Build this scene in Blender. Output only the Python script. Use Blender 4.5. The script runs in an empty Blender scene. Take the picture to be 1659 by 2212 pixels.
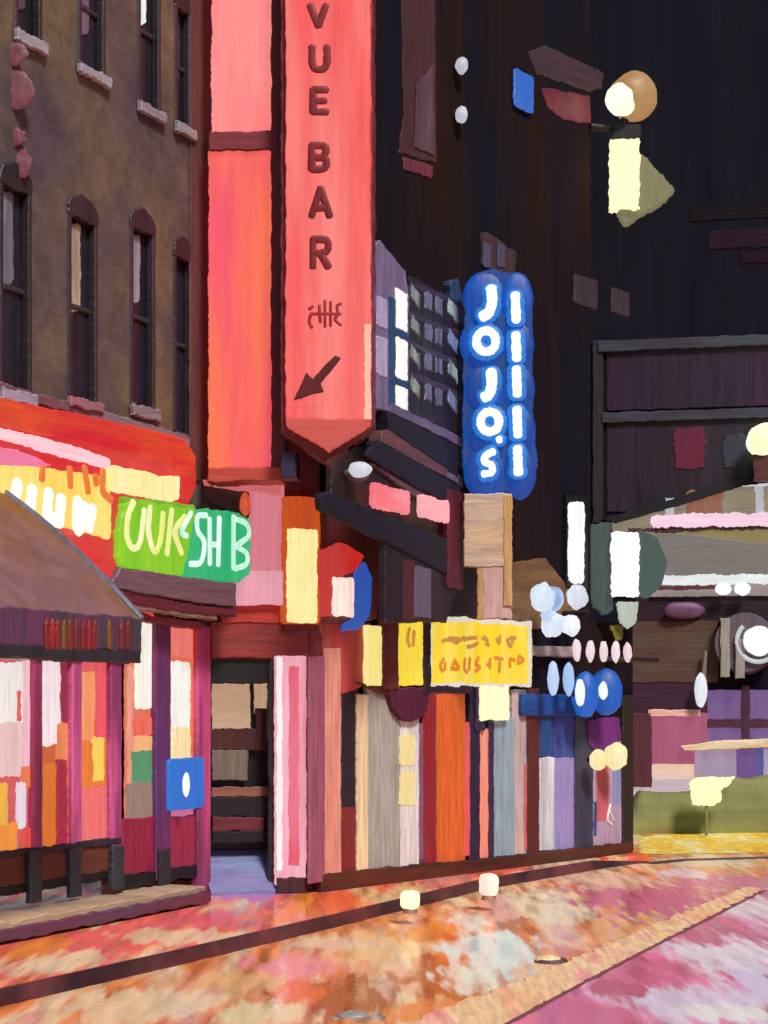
import bpy, bmesh, math, random
from mathutils import Vector, noise
random.seed(7)
scene = bpy.context.scene
COL = scene.collection

# ------------------------------------------------------------------ camera model
F, CX, HY, H = 4000.0, 829.5, 1520.0, 1.9      # focal length, centre column, horizon row (survey units); eye height
IW, IH = 1659.0, 2212.0

def depth_at(py, z=0.0):
    return F*(H-z)/(py-HY)

def ground(px, py, z=0.0):
    d = depth_at(py, z)
    return Vector(((px-CX)*d/F, d, z))

class Plane:
    """A vertical facade plane: origin o, horizontal direction u, outward normal n (towards the street)."""
    def __init__(self, a, b):
        self.o = Vector((a[0], a[1]))
        self.u = (Vector((b[0], b[1]))-self.o).normalized()
        self.n = Vector((self.u.y, -self.u.x)); self.k = 1.0
    def hit(self, px, off=0.0):
        o = self.o+self.n*off
        r = Vector(((px-CX)/F, 1.0))
        d = o.dot(self.n)/r.dot(self.n)
        p = r*d
        return (p-o).dot(self.u), d
    def sz(self, px, py, off=0.0):
        s, d = self.hit(px, off)
        return s, H-(py-HY)*d/F
    def P(self, s, z, off=0.0):
        q = self.o+self.u*s+self.n*off
        return Vector((q.x, q.y, z))
    def rect(self, x0, x1, y0, y1, off=0.0):
        s0, _ = self.hit(x0, off); s1, _ = self.hit(x1, off)
        _, d = self.hit((x0+x1)/2, off)
        za = H-(y0-HY)*d/F; zb = H-(y1-HY)*d/F
        return [(s0, zb), (s1, zb), (s1, za), (s0, za)]
    def poly(self, pts, off=0.0):
        return [self.sz(x, y, off) for x, y in pts]

# ------------------------------------------------------------------ materials
def lin(c):
    return tuple(((v/255)/12.92 if v/255 <= .04045 else ((v/255+.055)/1.055)**2.4) for v in c)
def albedo(c, g, top=.84):
    v = lin(c); k = min(g, top/max(max(v), 1e-6))
    return tuple(x*k for x in v)
MATS = {}
GAIN = 1.08
def mat(rgb, kind='paint', rough=.5, strokes='v', rgb2=None, amt=.5, power=1.0, metal=0.0, scale=1.0, var=.3):
    """Brushed paint ('paint') or lit acrylic / lamp / panel given a glow ('lit'). strokes: v upright, h along, g ground, b blotchy."""
    key = (rgb, kind, rough, strokes, rgb2, amt, power, metal, scale, var)
    if key in MATS: return MATS[key]
    m = bpy.data.materials.new('paint' if kind == 'paint' else 'lit_panel'); m.use_nodes = True
    nt = m.node_tree; N = nt.nodes; L = nt.links
    bs = N['Principled BSDF']
    def node(t, **kw):
        n = N.new(t)
        for k, v in kw.items(): setattr(n, k, v)
        return n
    geo = node('ShaderNodeNewGeometry'); mp = node('ShaderNodeMapping')
    sc = {'v': (26, 26, 2.2), 'h': (3, 3, 26), 'g': (5, 5, 5), 'b': (9, 9, 9)}[strokes]
    mp.inputs['Scale'].default_value = tuple(v*scale for v in sc)
    L.new(geo.outputs['Position'], mp.inputs['Vector'])
    n1 = node('ShaderNodeTexNoise'); n1.inputs['Scale'].default_value = 1.0; n1.inputs['Detail'].default_value = 5
    n1.inputs['Roughness'].default_value = .62; n1.inputs['Distortion'].default_value = .5
    L.new(mp.outputs[0], n1.inputs['Vector'])
    mp2 = node('ShaderNodeMapping')
    mp2.inputs['Scale'].default_value = tuple(max(.6, v*.16)*scale for v in sc)
    mp2.inputs['Location'].default_value = (rgb[0]*.13, rgb[1]*.17, rgb[2]*.11)
    L.new(geo.outputs['Position'], mp2.inputs['Vector'])
    n2 = node('ShaderNodeTexNoise'); n2.inputs['Scale'].default_value = 1.0; n2.inputs['Detail'].default_value = 3
    L.new(mp2.outputs[0], n2.inputs['Vector'])
    g = GAIN if kind == 'paint' else 1.0
    base = albedo(rgb, g) if kind == 'paint' else lin(rgb)
    if rgb2 is None:
        mx = max(base)
        c2 = tuple(min(.9 if kind == 'paint' else 1, b*.72+.10*mx) for b in base)
    else:
        c2 = albedo(rgb2, g) if kind == 'paint' else lin(rgb2)
    rp = node('ShaderNodeMapRange'); rp.inputs['From Min'].default_value = .5-.12*1; rp.inputs['From Max'].default_value = .62
    L.new(n2.outputs['Fac'], rp.inputs['Value'])
    rp.inputs['To Max'].default_value = amt
    mix = node('ShaderNodeMix', data_type='RGBA')
    mix.inputs['A'].default_value = (*base, 1); mix.inputs['B'].default_value = (*c2, 1)
    L.new(rp.outputs[0], mix.inputs['Factor'])
    vr = node('ShaderNodeMapRange'); vr.inputs['From Min'].default_value = .28; vr.inputs['From Max'].default_value = .72
    vr.inputs['To Min'].default_value = 1-var; vr.inputs['To Max'].default_value = 1+var*.75
    L.new(n1.outputs['Fac'], vr.inputs['Value'])
    mul = node('ShaderNodeMix', data_type='RGBA', blend_type='MULTIPLY'); mul.inputs['Factor'].default_value = 1
    L.new(mix.outputs['Result'], mul.inputs['A']); L.new(vr.outputs[0], mul.inputs['B'])
    out = mul.outputs['Result']
    bump = node('ShaderNodeBump'); bump.inputs['Strength'].default_value = .5; bump.inputs['Distance'].default_value = .012
    L.new(n1.outputs['Fac'], bump.inputs['Height']); L.new(bump.outputs[0], bs.inputs['Normal'])
    if kind == 'paint':
        L.new(out, bs.inputs['Base Color'])
        bs.inputs['Roughness'].default_value = rough; bs.inputs['Specular IOR Level'].default_value = .08 if rough > .8 else .4; bs.inputs['Metallic'].default_value = metal
    else:
        bs.inputs['Base Color'].default_value = tuple(v*.12 for v in base)+(1,)
        bs.inputs['Roughness'].default_value = .5
        L.new(out, bs.inputs['Emission Color']); bs.inputs['Emission Strength'].default_value = power
    MATS[key] = m
    return m
def lit(rgb, power=.9, **kw):
    kw.setdefault('var', .14)
    return mat(rgb, 'lit', power=power, **kw)

# ------------------------------------------------------------------ object helpers
def tag(o, label, cat, group=None, kind=None):
    if label: o['label'] = label
    if cat: o['category'] = cat
    if group: o['group'] = group
    if kind: o['kind'] = kind
    return o
def thing(name, label, cat, loc, group=None):
    o = bpy.data.objects.new(name, None); COL.objects.link(o)
    o.location = loc; o.empty_display_size = .2
    return tag(o, label, cat, group)
def world_loc(o):
    v = Vector((0, 0, 0))
    while o is not None:
        v += o.location; o = o.parent
    return v
def link(name, bm, material, parent=None, loc=None, smooth=False):
    """bm holds world coordinates; the object is put at loc (or at its parent's base) with local mesh."""
    base = world_loc(parent) if parent is not None else (Vector(loc) if loc is not None else Vector((0, 0, 0)))
    for v in bm.verts: v.co -= base
    bmesh.ops.recalc_face_normals(bm, faces=bm.faces)
    me = bpy.data.meshes.new(name); bm.to_mesh(me); bm.free()
    me.materials.append(material)
    if smooth:
        for p in me.polygons: p.use_smooth = True
    o = bpy.data.objects.new(name, me); COL.objects.link(o)
    if parent is not None: o.parent = parent
    elif loc is not None: o.location = loc
    return o

def densify(pts, step=.032, jit=.008, rnd=0.0):
    """Outline with hand-made edges: rounded corners, even steps, a slight waver."""
    n = len(pts); P = [Vector(p) for p in pts]
    if rnd > 0:
        Q = []
        for i in range(n):
            a, b, c = P[i-1], P[i], P[(i+1) % n]
            e1, e2 = (a-b), (c-b)
            r = min(rnd, e1.length*.45, e2.length*.45)
            p0, p2 = b+e1.normalized()*r, b+e2.normalized()*r
            for k in range(5):
                t = k/4
                Q.append(p0*(1-t)**2+b*2*t*(1-t)+p2*t*t)
        P = Q; n = len(P)
    out = []
    off = random.uniform(0, 100)
    for i in range(n):
        a, b = P[i], P[(i+1) % n]
        L = (b-a).length
        if L < 1e-6: continue
        k = max(1, min(90, int(L/step)))
        nrm = Vector((b.y-a.y, a.x-b.x)).normalized()
        for j in range(k):
            t = j/k
            p = a+(b-a)*t
            w = noise.noise(Vector((off+i*7.3+t*L*4.5, off*.7, 0)))*jit*1.6+random.uniform(-jit, jit)*.7
            out.append(p+nrm*w)
    return out

def slab_bm(pl, pts, o0, o1, jit=.008, rnd=0.0, bev=.010, bm=None):
    """A board on a facade plane: outline pts in (s, z), from offset o0 to o1, front edge eased."""
    bm = bm or bmesh.new()
    q = densify(pts, jit=jit, rnd=rnd)
    area = sum(q[i-1].x*q[i].y-q[i].x*q[i-1].y for i in range(len(q)))
    if area < 0: q.reverse()
    n = len(q); inn = []
    for i in range(n):
        a, b, c = q[i-2], q[i], q[(i+2) % n]
        t = (c-a)
        nn = Vector((-t.y, t.x)).normalized() if t.length > 1e-9 else Vector((0, 0))
        inn.append(b+nn*min(bev, .01))
    bk = [bm.verts.new(pl.P(p.x, p.y, o0)) for p in q]
    md = [bm.verts.new(pl.P(p.x, p.y, o1-min(bev, abs(o1-o0)*.4))) for p in q]
    fr = [bm.verts.new(pl.P(p.x, p.y, o1)) for p in inn]
    for i in range(n):
        j = (i+1) % n
        bm.faces.new((bk[i], bk[j], md[j], md[i])); bm.faces.new((md[i], md[j], fr[j], fr[i]))
    bm.faces.new(fr); bm.faces.new(list(reversed(bk)))
    return bm

def board(name, pl, box, material, parent=None, o0=0.0, o1=.06, poly=None, loc=None, **kw):
    """box = (x0, x1, y0, y1) survey rectangle read on the plane; poly = outline instead."""
    o0, o1 = o0*pl.k, o1*pl.k
    pts = pl.poly(poly, o1) if poly else pl.rect(*box, off=o1)
    return link(name, slab_bm(pl, pts, o0, o1, **kw), material, parent, loc)

def catmull(pts, k=6):
    if len(pts) < 3: return [Vector(p) for p in pts]
    P = [Vector(p) for p in pts]; P = [P[0]*2-P[1]]+P+[P[-1]*2-P[-2]]
    out = []
    for i in range(1, len(P)-2):
        for j in range(k):
            t = j/k
            out.append(.5*((2*P[i])+(P[i+1]-P[i-1])*t+(2*P[i-1]-5*P[i]+4*P[i+1]-P[i+2])*t*t+(3*P[i]-P[i-1]-3*P[i+1]+P[i+2])*t**3))
    out.append(P[-2]); return out

def stroke_bm(pl, pts, w, off, th=.02, bm=None, smooth=True):
    """A brushed letter stroke: a flat-oval tube along pts (s, z) lying on the plane at off."""
    bm = bm or bmesh.new()
    q = catmull(pts) if smooth else [Vector(p) for p in pts]
    if (q[-1]-q[0]).length < 1e-5 and len(q) == 1: return bm
    d0 = (q[1]-q[0]).normalized(); d1 = (q[-1]-q[-2]).normalized()
    q = [q[0]-d0*w*.32]+[q[0]-d0*w*.18]+q+[q[-1]+d1*w*.18]+[q[-1]+d1*w*.32]
    rings = []
    m = 10
    for i, p in enumerate(q):
        t = (q[min(i+1, len(q)-1)]-q[max(i-1, 0)])
        t = t.normalized() if t.length > 1e-9 else d0
        nn = Vector((-t.y, t.x))
        r = w*.5*(1+random.uniform(-.10, .10))
        if i in (0, len(q)-1): r *= .45
        elif i in (1, len(q)-2): r *= .85
        rings.append([bm.verts.new(pl.P(p.x+nn.x*r*math.cos(a), p.y+nn.y*r*math.cos(a), off+th*math.sin(a)*(r/(w*.5))))
                      for a in [2*math.pi*k/m for k in range(m)]])
    for a, b in zip(rings, rings[1:]):
        for k in range(m):
            bm.faces.new((a[k], a[(k+1) % m], b[(k+1) % m], b[k]))
    bm.faces.new(rings[0]); bm.faces.new(list(reversed(rings[-1])))
    return bm

def blob_bm(c, r, jit=.06, sub=3, bm=None, squash=(1, 1, 1)):
    bm = bm or bmesh.new()
    t = bmesh.ops.create_icosphere(bm, subdivisions=sub, radius=1)
    o = random.uniform(0, 50)
    for v in t['verts']:
        k = 1+jit*noise.noise(v.co*1.7+Vector((o, o, o)))*2
        v.co = Vector((v.co.x*r*squash[0]*k+c[0], v.co.y*r*squash[1]*k+c[1], v.co.z*r*squash[2]*k+c[2]))
    return bm

def tube_bm(a, b, r0, r1=None, n=14, bm=None):
    bm = bm or bmesh.new(); a = Vector(a); b = Vector(b); r1 = r0 if r1 is None else r1
    d = (b-a).normalized(); x = d.orthogonal().normalized(); y = d.cross(x)
    A = [bm.verts.new(a+(x*math.cos(t)+y*math.sin(t))*r0) for t in [2*math.pi*i/n for i in range(n)]]
    B = [bm.verts.new(b+(x*math.cos(t)+y*math.sin(t))*r1) for t in [2*math.pi*i/n for i in range(n)]]
    for i in range(n): bm.faces.new((A[i], A[(i+1) % n], B[(i+1) % n], B[i]))
    bm.faces.new(A); bm.faces.new(list(reversed(B)))
    return bm

def strokes(name, pl, lines, w, off, material, parent, th=.015, smooth=True):
    """lines = list of survey polylines, one mesh of lettering."""
    off *= pl.k
    for ln in lines:
        bm = bmesh.new()
        for piece in (ln if isinstance(ln[0], list) else [ln]):
            stroke_bm(pl, [pl.sz(x, y, off) for x, y in piece], w, off, th, bm, smooth)
        link(name, bm, material, parent, smooth=True)

def holed_wall_bm(pl, s0, s1, z0, z1, holes, o1, thick, reveal, back=True):
    """A wall with real openings: front face in cells, reveals round every hole, back and ends."""
    bm = bmesh.new()
    S = sorted({s0, s1, *[h[0] for h in holes], *[h[1] for h in holes]})
    Z = sorted({z0, z1, *[h[2] for h in holes], *[h[3] for h in holes]})
    S = [s for s in S if s0 <= s <= s1]; Z = [z for z in Z if z0 <= z <= z1]
    V = {}
    def v(s, z, o):
        k = (round(s, 5), round(z, 5), round(o, 5))
        if k not in V: V[k] = bm.verts.new(pl.P(s, z, o))
        return V[k]
    for a, b in zip(S, S[1:]):
        for c, d in zip(Z, Z[1:]):
            m, k = (a+b)/2, (c+d)/2
            if any(h[0] < m < h[1] and h[2] < k < h[3] for h in holes): continue
            bm.faces.new((v(a, c, o1), v(b, c, o1), v(b, d, o1), v(a, d, o1)))
    for h in holes:
        a, b, c, d = h
        ring = [(a, c), (b, c), (b, d), (a, d)]
        # every grid vertex along the ring so edges match
        pts = [(s, c) for s in S if a <= s <= b]+[(b, z) for z in Z if c < z < d]+[(s, d) for s in reversed(S) if a <= s <= b]+[(a, z) for z in reversed(Z) if c < z < d]
        for i in range(len(pts)):
            p, q = pts[i], pts[(i+1) % len(pts)]
            bm.faces.new((v(*p, o1), v(*p, o1-reveal), v(*q, o1-reveal), v(*q, o1)))
    ob = o1-thick
    outer = [(s, z0) for s in S]+[(s1, z) for z in Z[1:]]+[(s, z1) for s in reversed(S[:-1])]+[(s0, z) for z in reversed(Z[1:-1])]
    for i in range(len(outer)):
        p, q = outer[i], outer[(i+1) % len(outer)]
        bm.faces.new((v(*p, o1), v(*q, o1), v(*q, ob), v(*p, ob)))
    if back: bm.faces.new([v(*p, ob) for p in outer])
    return bm

# ------------------------------------------------------------------ street layout
G = .10                                            # pavement level
gp = lambda x, y, z=G: ground(x, y, z)
PL = Plane(gp(75, 1948, .30), gp(360, 1900, .30))  # brick building and its shop fronts
PR = Plane(gp(690, 1925), gp(1365, 1840))          # terrace beyond the entrance
sB, dB = PL.hit(447); pB = PL.P(sB, 0)
PB = Plane(pB, gp(690, 1925))                      # entrance bay between them
d0 = 17.25
PS = Plane((-2.0, d0), (0.0, d0-.12))              # signs standing square to the street
PS2 = Plane((-2.0, d0-.5), (0.0, d0-.62))
pM = Vector(((800-CX)*17.05/F, 17.05))
PM = Plane(pM, pM+Vector((.405, .914)))            # theatre canopy
PJ = Plane((0, 18.9), (1, 18.85))                  # blue blade sign
PF = Plane(Vector(((1290-CX)*30/F, 30.0)), Vector(((1290-CX)*30/F, 30.0))+Vector((.978, -.208)))   # far building
PC = Plane((0, 22.0), (1, 21.95))                  # lamp post by the corner

PL.k, PR.k, PB.k, PM.k, PJ.k, PF.k = .3, .32, .4, .35, .6, .45
# colours used often
DARK = mat((30, 24, 30)); BLACK = mat((16, 16, 20)); NAVY = mat((22, 20, 44)); MAROON = mat((88, 28, 40))
PURPLE_DK = mat((70, 40, 62)); PINKPOST = mat((190, 90, 140), rgb2=(120, 60, 100))

# ------------------------------------------------------------------ ground
def sheet(name, pts, z, material, kind='structure', z0=None, ragged=0):
    bm = bmesh.new()
    if ragged: pts = densify([Vector((p[0], p[1])) for p in pts], step=.06, jit=ragged)
    vs = [bm.verts.new((p[0], p[1], z)) for p in pts]
    bm.faces.new(vs)
    if z0 is not None:
        lo = [bm.verts.new((p[0], p[1], z0)) for p in pts]
        for i in range(len(vs)):
            j = (i+1) % len(vs)
            bm.faces.new((vs[i], vs[j], lo[j], lo[i]))
    o = link(name, bm, material)
    o['kind'] = kind
    return o

GG = 1.7
def ground_mat(cols, scale, rough=(.12, .4), bump=.35, rot=0.0, stretch=(2.0, .42, 1), detail=3, spec=.4, patches=(), fine=5):
    """Wet surfacing: reflections and glow painted in as colour patches, glossier where water lies."""
    m = bpy.data.materials.new('wet_surfacing'); m.use_nodes = True
    nt = m.node_tree; N = nt.nodes; L = nt.links; bs = N['Principled BSDF']
    geo = N.new('ShaderNodeNewGeometry'); mp = N.new('ShaderNodeMapping'); mp.inputs['Scale'].default_value = stretch
    mp.inputs['Rotation'].default_value = (0, 0, rot)
    L.new(geo.outputs['Position'], mp.inputs['Vector'])
    n = N.new('ShaderNodeTexNoise'); n.inputs['Scale'].default_value = scale; n.inputs['Detail'].default_value = detail
    n.inputs['Roughness'].default_value = .55; n.inputs['Distortion'].default_value = .4
    L.new(mp.outputs[0], n.inputs['Vector'])
    cr = N.new('ShaderNodeValToRGB'); cr.color_ramp.interpolation = 'LINEAR'
    el = cr.color_ramp.elements
    k = len(cols)
    while len(el) < k: el.new(.5)
    for i, c in enumerate(cols):
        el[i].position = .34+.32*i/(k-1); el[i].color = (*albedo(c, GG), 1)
    L.new(n.outputs['Fac'], cr.inputs[0])
    n3 = N.new('ShaderNodeTexNoise'); n3.inputs['Scale'].default_value = scale*fine; n3.inputs['Detail'].default_value = 6
    L.new(mp.outputs[0], n3.inputs['Vector'])
    vr = N.new('ShaderNodeMapRange'); vr.inputs['From Min'].default_value = .3; vr.inputs['From Max'].default_value = .7
    vr.inputs['To Min'].default_value = .8; vr.inputs['To Max'].default_value = 1.15
    L.new(n3.outputs['Fac'], vr.inputs['Value'])
    mul = N.new('ShaderNodeMix'); mul.data_type = 'RGBA'; mul.blend_type = 'MULTIPLY'; mul.inputs['Factor'].default_value = 1
    L.new(cr.outputs[0], mul.inputs['A']); L.new(vr.outputs[0], mul.inputs['B'])
    col = mul.outputs['Result']
    for (cx_, cy_, rx_, ry_, c_) in patches:       # reflected light painted into the colour as patches, each with its own ragged shape
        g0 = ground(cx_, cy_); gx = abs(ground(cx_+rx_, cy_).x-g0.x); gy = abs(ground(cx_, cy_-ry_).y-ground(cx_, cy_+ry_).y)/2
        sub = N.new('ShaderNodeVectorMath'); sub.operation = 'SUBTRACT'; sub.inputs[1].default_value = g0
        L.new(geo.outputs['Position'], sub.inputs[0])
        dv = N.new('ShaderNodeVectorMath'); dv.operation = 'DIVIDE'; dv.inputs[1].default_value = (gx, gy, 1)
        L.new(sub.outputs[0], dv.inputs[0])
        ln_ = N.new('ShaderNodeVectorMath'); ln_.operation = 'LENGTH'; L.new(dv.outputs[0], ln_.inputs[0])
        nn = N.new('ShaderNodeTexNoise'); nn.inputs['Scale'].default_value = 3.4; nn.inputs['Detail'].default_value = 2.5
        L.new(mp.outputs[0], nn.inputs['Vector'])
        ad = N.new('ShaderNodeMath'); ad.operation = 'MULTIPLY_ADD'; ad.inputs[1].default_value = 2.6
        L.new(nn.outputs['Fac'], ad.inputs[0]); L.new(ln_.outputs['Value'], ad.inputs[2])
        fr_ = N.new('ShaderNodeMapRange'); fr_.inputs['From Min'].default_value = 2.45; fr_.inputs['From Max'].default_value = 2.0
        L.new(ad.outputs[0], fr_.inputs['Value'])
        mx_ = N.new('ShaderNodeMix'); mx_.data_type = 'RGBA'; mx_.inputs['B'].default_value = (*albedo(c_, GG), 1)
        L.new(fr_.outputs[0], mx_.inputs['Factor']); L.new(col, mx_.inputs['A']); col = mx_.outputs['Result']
    L.new(col, bs.inputs['Base Color'])
    rr = N.new('ShaderNodeMapRange'); rr.inputs['From Min'].default_value = .35; rr.inputs['From Max'].default_value = .62
    rr.inputs['To Min'].default_value = rough[0]; rr.inputs['To Max'].default_value = rough[1]
    L.new(n3.outputs['Fac'], rr.inputs['Value']); L.new(rr.outputs[0], bs.inputs['Roughness'])
    bs.inputs['IOR'].default_value = 1.4; bs.inputs['Specular IOR Level'].default_value = spec
    bp = N.new('ShaderNodeBump'); bp.inputs['Strength'].default_value = bump; bp.inputs['Distance'].default_value = .02
    n4 = N.new('ShaderNodeTexNoise'); n4.inputs['Scale'].default_value = 14; n4.inputs['Detail'].default_value = 4
    L.new(geo.outputs['Position'], n4.inputs['Vector'])
    L.new(n4.outputs['Fac'], bp.inputs['Height']); L.new(bp.outputs[0], bs.inputs['Normal'])
    return m

ROAD_M = ground_mat([(150, 84, 40), (204, 120, 64), (236, 164, 116), (246, 214, 170), (240, 176, 156)], .9, rough=(.08, .34), bump=.14, rot=.5, stretch=(2.6, .34, 1), detail=2, fine=4, patches=[  # street reflections painted into the road colour
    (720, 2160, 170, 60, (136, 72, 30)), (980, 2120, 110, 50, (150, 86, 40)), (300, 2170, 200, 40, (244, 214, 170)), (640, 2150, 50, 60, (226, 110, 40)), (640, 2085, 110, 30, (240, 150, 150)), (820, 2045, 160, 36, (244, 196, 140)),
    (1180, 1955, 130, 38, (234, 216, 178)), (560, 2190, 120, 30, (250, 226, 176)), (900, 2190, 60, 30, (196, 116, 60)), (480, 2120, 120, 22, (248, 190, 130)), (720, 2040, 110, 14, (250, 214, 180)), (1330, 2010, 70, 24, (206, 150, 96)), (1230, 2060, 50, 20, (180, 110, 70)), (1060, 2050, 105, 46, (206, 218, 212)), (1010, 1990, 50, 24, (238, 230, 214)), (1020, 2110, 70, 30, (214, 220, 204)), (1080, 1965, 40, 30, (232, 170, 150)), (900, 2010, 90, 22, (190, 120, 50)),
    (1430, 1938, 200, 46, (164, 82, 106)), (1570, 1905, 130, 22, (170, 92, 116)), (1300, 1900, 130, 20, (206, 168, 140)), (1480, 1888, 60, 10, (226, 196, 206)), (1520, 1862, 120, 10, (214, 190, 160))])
PAVE_M = ground_mat([(214, 104, 30), (238, 116, 80), (242, 108, 112), (246, 176, 116), (250, 228, 188)], 1.1, rough=(.08, .34), bump=.14, stretch=(2.4, .26, 1), detail=2, fine=4, patches=[  # warm window glow and reflections painted into the paving colour
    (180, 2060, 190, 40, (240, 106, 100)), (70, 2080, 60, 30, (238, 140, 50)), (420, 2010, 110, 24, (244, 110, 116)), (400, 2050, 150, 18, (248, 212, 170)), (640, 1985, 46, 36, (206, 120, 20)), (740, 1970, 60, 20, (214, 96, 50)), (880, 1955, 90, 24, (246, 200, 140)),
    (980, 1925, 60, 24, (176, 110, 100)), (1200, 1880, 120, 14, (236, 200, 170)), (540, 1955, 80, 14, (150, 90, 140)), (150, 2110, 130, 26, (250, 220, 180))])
MAUVE_M = ground_mat([(128, 58, 86), (160, 76, 106), (176, 90, 118), (190, 124, 156), (226, 206, 226)], .8, rough=(.08, .34), bump=.14, rot=.5, stretch=(2.6, .34, 1), detail=2, fine=4, patches=[  # mauve and lavender-white reflections painted into the lane colour
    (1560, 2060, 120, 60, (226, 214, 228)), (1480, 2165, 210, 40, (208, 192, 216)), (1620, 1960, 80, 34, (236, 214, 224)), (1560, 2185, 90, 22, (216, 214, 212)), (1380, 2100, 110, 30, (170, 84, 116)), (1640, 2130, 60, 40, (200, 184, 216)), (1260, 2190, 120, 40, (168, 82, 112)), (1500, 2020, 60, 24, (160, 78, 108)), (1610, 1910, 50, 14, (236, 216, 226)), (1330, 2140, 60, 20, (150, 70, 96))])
sheet('ground', [(-300, -60), (300, -60), (300, 500), (-300, 500)], -.004, ground_mat([(40, 30, 36), (60, 44, 48)], .5))
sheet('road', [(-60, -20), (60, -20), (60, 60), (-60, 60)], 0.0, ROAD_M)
kerb_px = [(-400, 2275), (-100, 2199), (0, 2173), (350, 2092), (720, 2003), (1050, 1920), (1300, 1876), (1400, 1862)]
kerb = [ground(x, y) for x, y in kerb_px]
far_corner = gp(1372, 1843)
inner = [PR.P(6.2, 0), PR.P(6.2, 0, -14), PL.P(-14, 0, -14)]
pave_pts = [(p.x, p.y) for p in kerb]+[PR.P(PR.hit(1369)[0], 0).xy[:], PR.P(PR.hit(1369)[0], 0, -14).xy[:], (PL.P(-14, 0, -14).x, PL.P(-14, 0, -14).y)]
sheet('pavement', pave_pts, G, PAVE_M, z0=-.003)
def ribbon(name, pts, w0, w1, z0, z1, material, taper=False, wob=.006):
    """A raised strip along a ground polyline, from w0 to w1 to its street side."""
    bm = bmesh.new(); pr = []
    fine_ = []
    for a, b in zip(pts, pts[1:]):
        m_ = max(1, int((b-a).length/.09)); fine_ += [a+(b-a)*(k/m_) for k in range(m_)]
    pts = fine_+[pts[-1]]; zt_ = z1; ww = (w0, w1)
    for i, p in enumerate(pts):
        z1 = zt_ if not taper or i < len(pts)*.9 else z0+.012+(zt_-z0-.012)*(len(pts)-1-i)/(len(pts)*.1)
        w0, w1 = ww[0], ww[1]+random.uniform(-wob, wob)+wob*2*noise.noise(Vector((i*.31, 2, 0)))
        a, b = pts[max(0, i-1)], pts[min(len(pts)-1, i+1)]
        t = (Vector((b.x-a.x, b.y-a.y))).normalized(); n = Vector((t.y, -t.x))
        pr.append([bm.verts.new((p.x+n.x*w, p.y+n.y*w, z)) for w, z in ((w0, z1), (w1, z1), (w1, z0), (w0, z0))])
    for A, B in zip(pr, pr[1:]):
        for k in range(4): bm.faces.new((A[k], A[(k+1) % 4], B[(k+1) % 4], B[k]))
    bm.faces.new(pr[0]); bm.faces.new(list(reversed(pr[-1])))
    o = link(name, bm, material); o['kind'] = 'structure'; return o
ribbon('kerb', kerb, -.004, .025, -.002, G+.012, mat((40, 18, 38), rough=.45, strokes='g', rgb2=(110, 54, 62), scale=1.6, amt=.7), taper=True, wob=.008)
# gutter that carries the kerb line across the side street
gut = [ground(x, y) for x, y in ((1400, 1866), (1480, 1858), (1660, 1853), (1900, 1850))]
ribbon('gutter_channel', gut, -.10, .10, .0, .008, mat((70, 56, 60), rough=.4, strokes='g'))
sheet('yellow_road_glow', [ground(x, y).xy for x, y in ((1378, 1846), (1380, 1812), (1420, 1803), (1800, 1796), (1980, 1840), (1700, 1842))], .004,
      ground_mat([(226, 176, 50), (240, 206, 80), (244, 220, 120), (246, 232, 180)], 1.2, rough=(.35, .6)), ragged=.03)  # yellow light on the road, painted as a coloured sheet
# mauve lane, painted with reflected light, beyond the tan line, and the tan line itself
tan = [(640, 2330), (880, 2330), (1180, 2166), (1380, 2060), (1650, 1922), (1612, 1916), (1400, 2005), (1130, 2118), (830, 2228)]
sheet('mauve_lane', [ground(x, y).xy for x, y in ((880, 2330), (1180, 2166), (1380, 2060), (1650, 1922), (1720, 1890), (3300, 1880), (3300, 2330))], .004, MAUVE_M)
sheet('tan_road_line', [ground(x, y).xy for x, y in tan], .008, ground_mat([(188, 138, 110), (220, 178, 132), (232, 200, 156), (206, 128, 130)], 1.6, rot=-.35, stretch=(3, .3, 1), rough=(.3, .55)), ragged=.03)
ribbon('road_seam', [ground(x, y) for x, y in ((880, 2330), (1180, 2168), (1380, 2062), (1650, 1925))], -.012, .02, 0, .0105, mat((120, 66, 80), strokes='g'))
random.seed(21)

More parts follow.
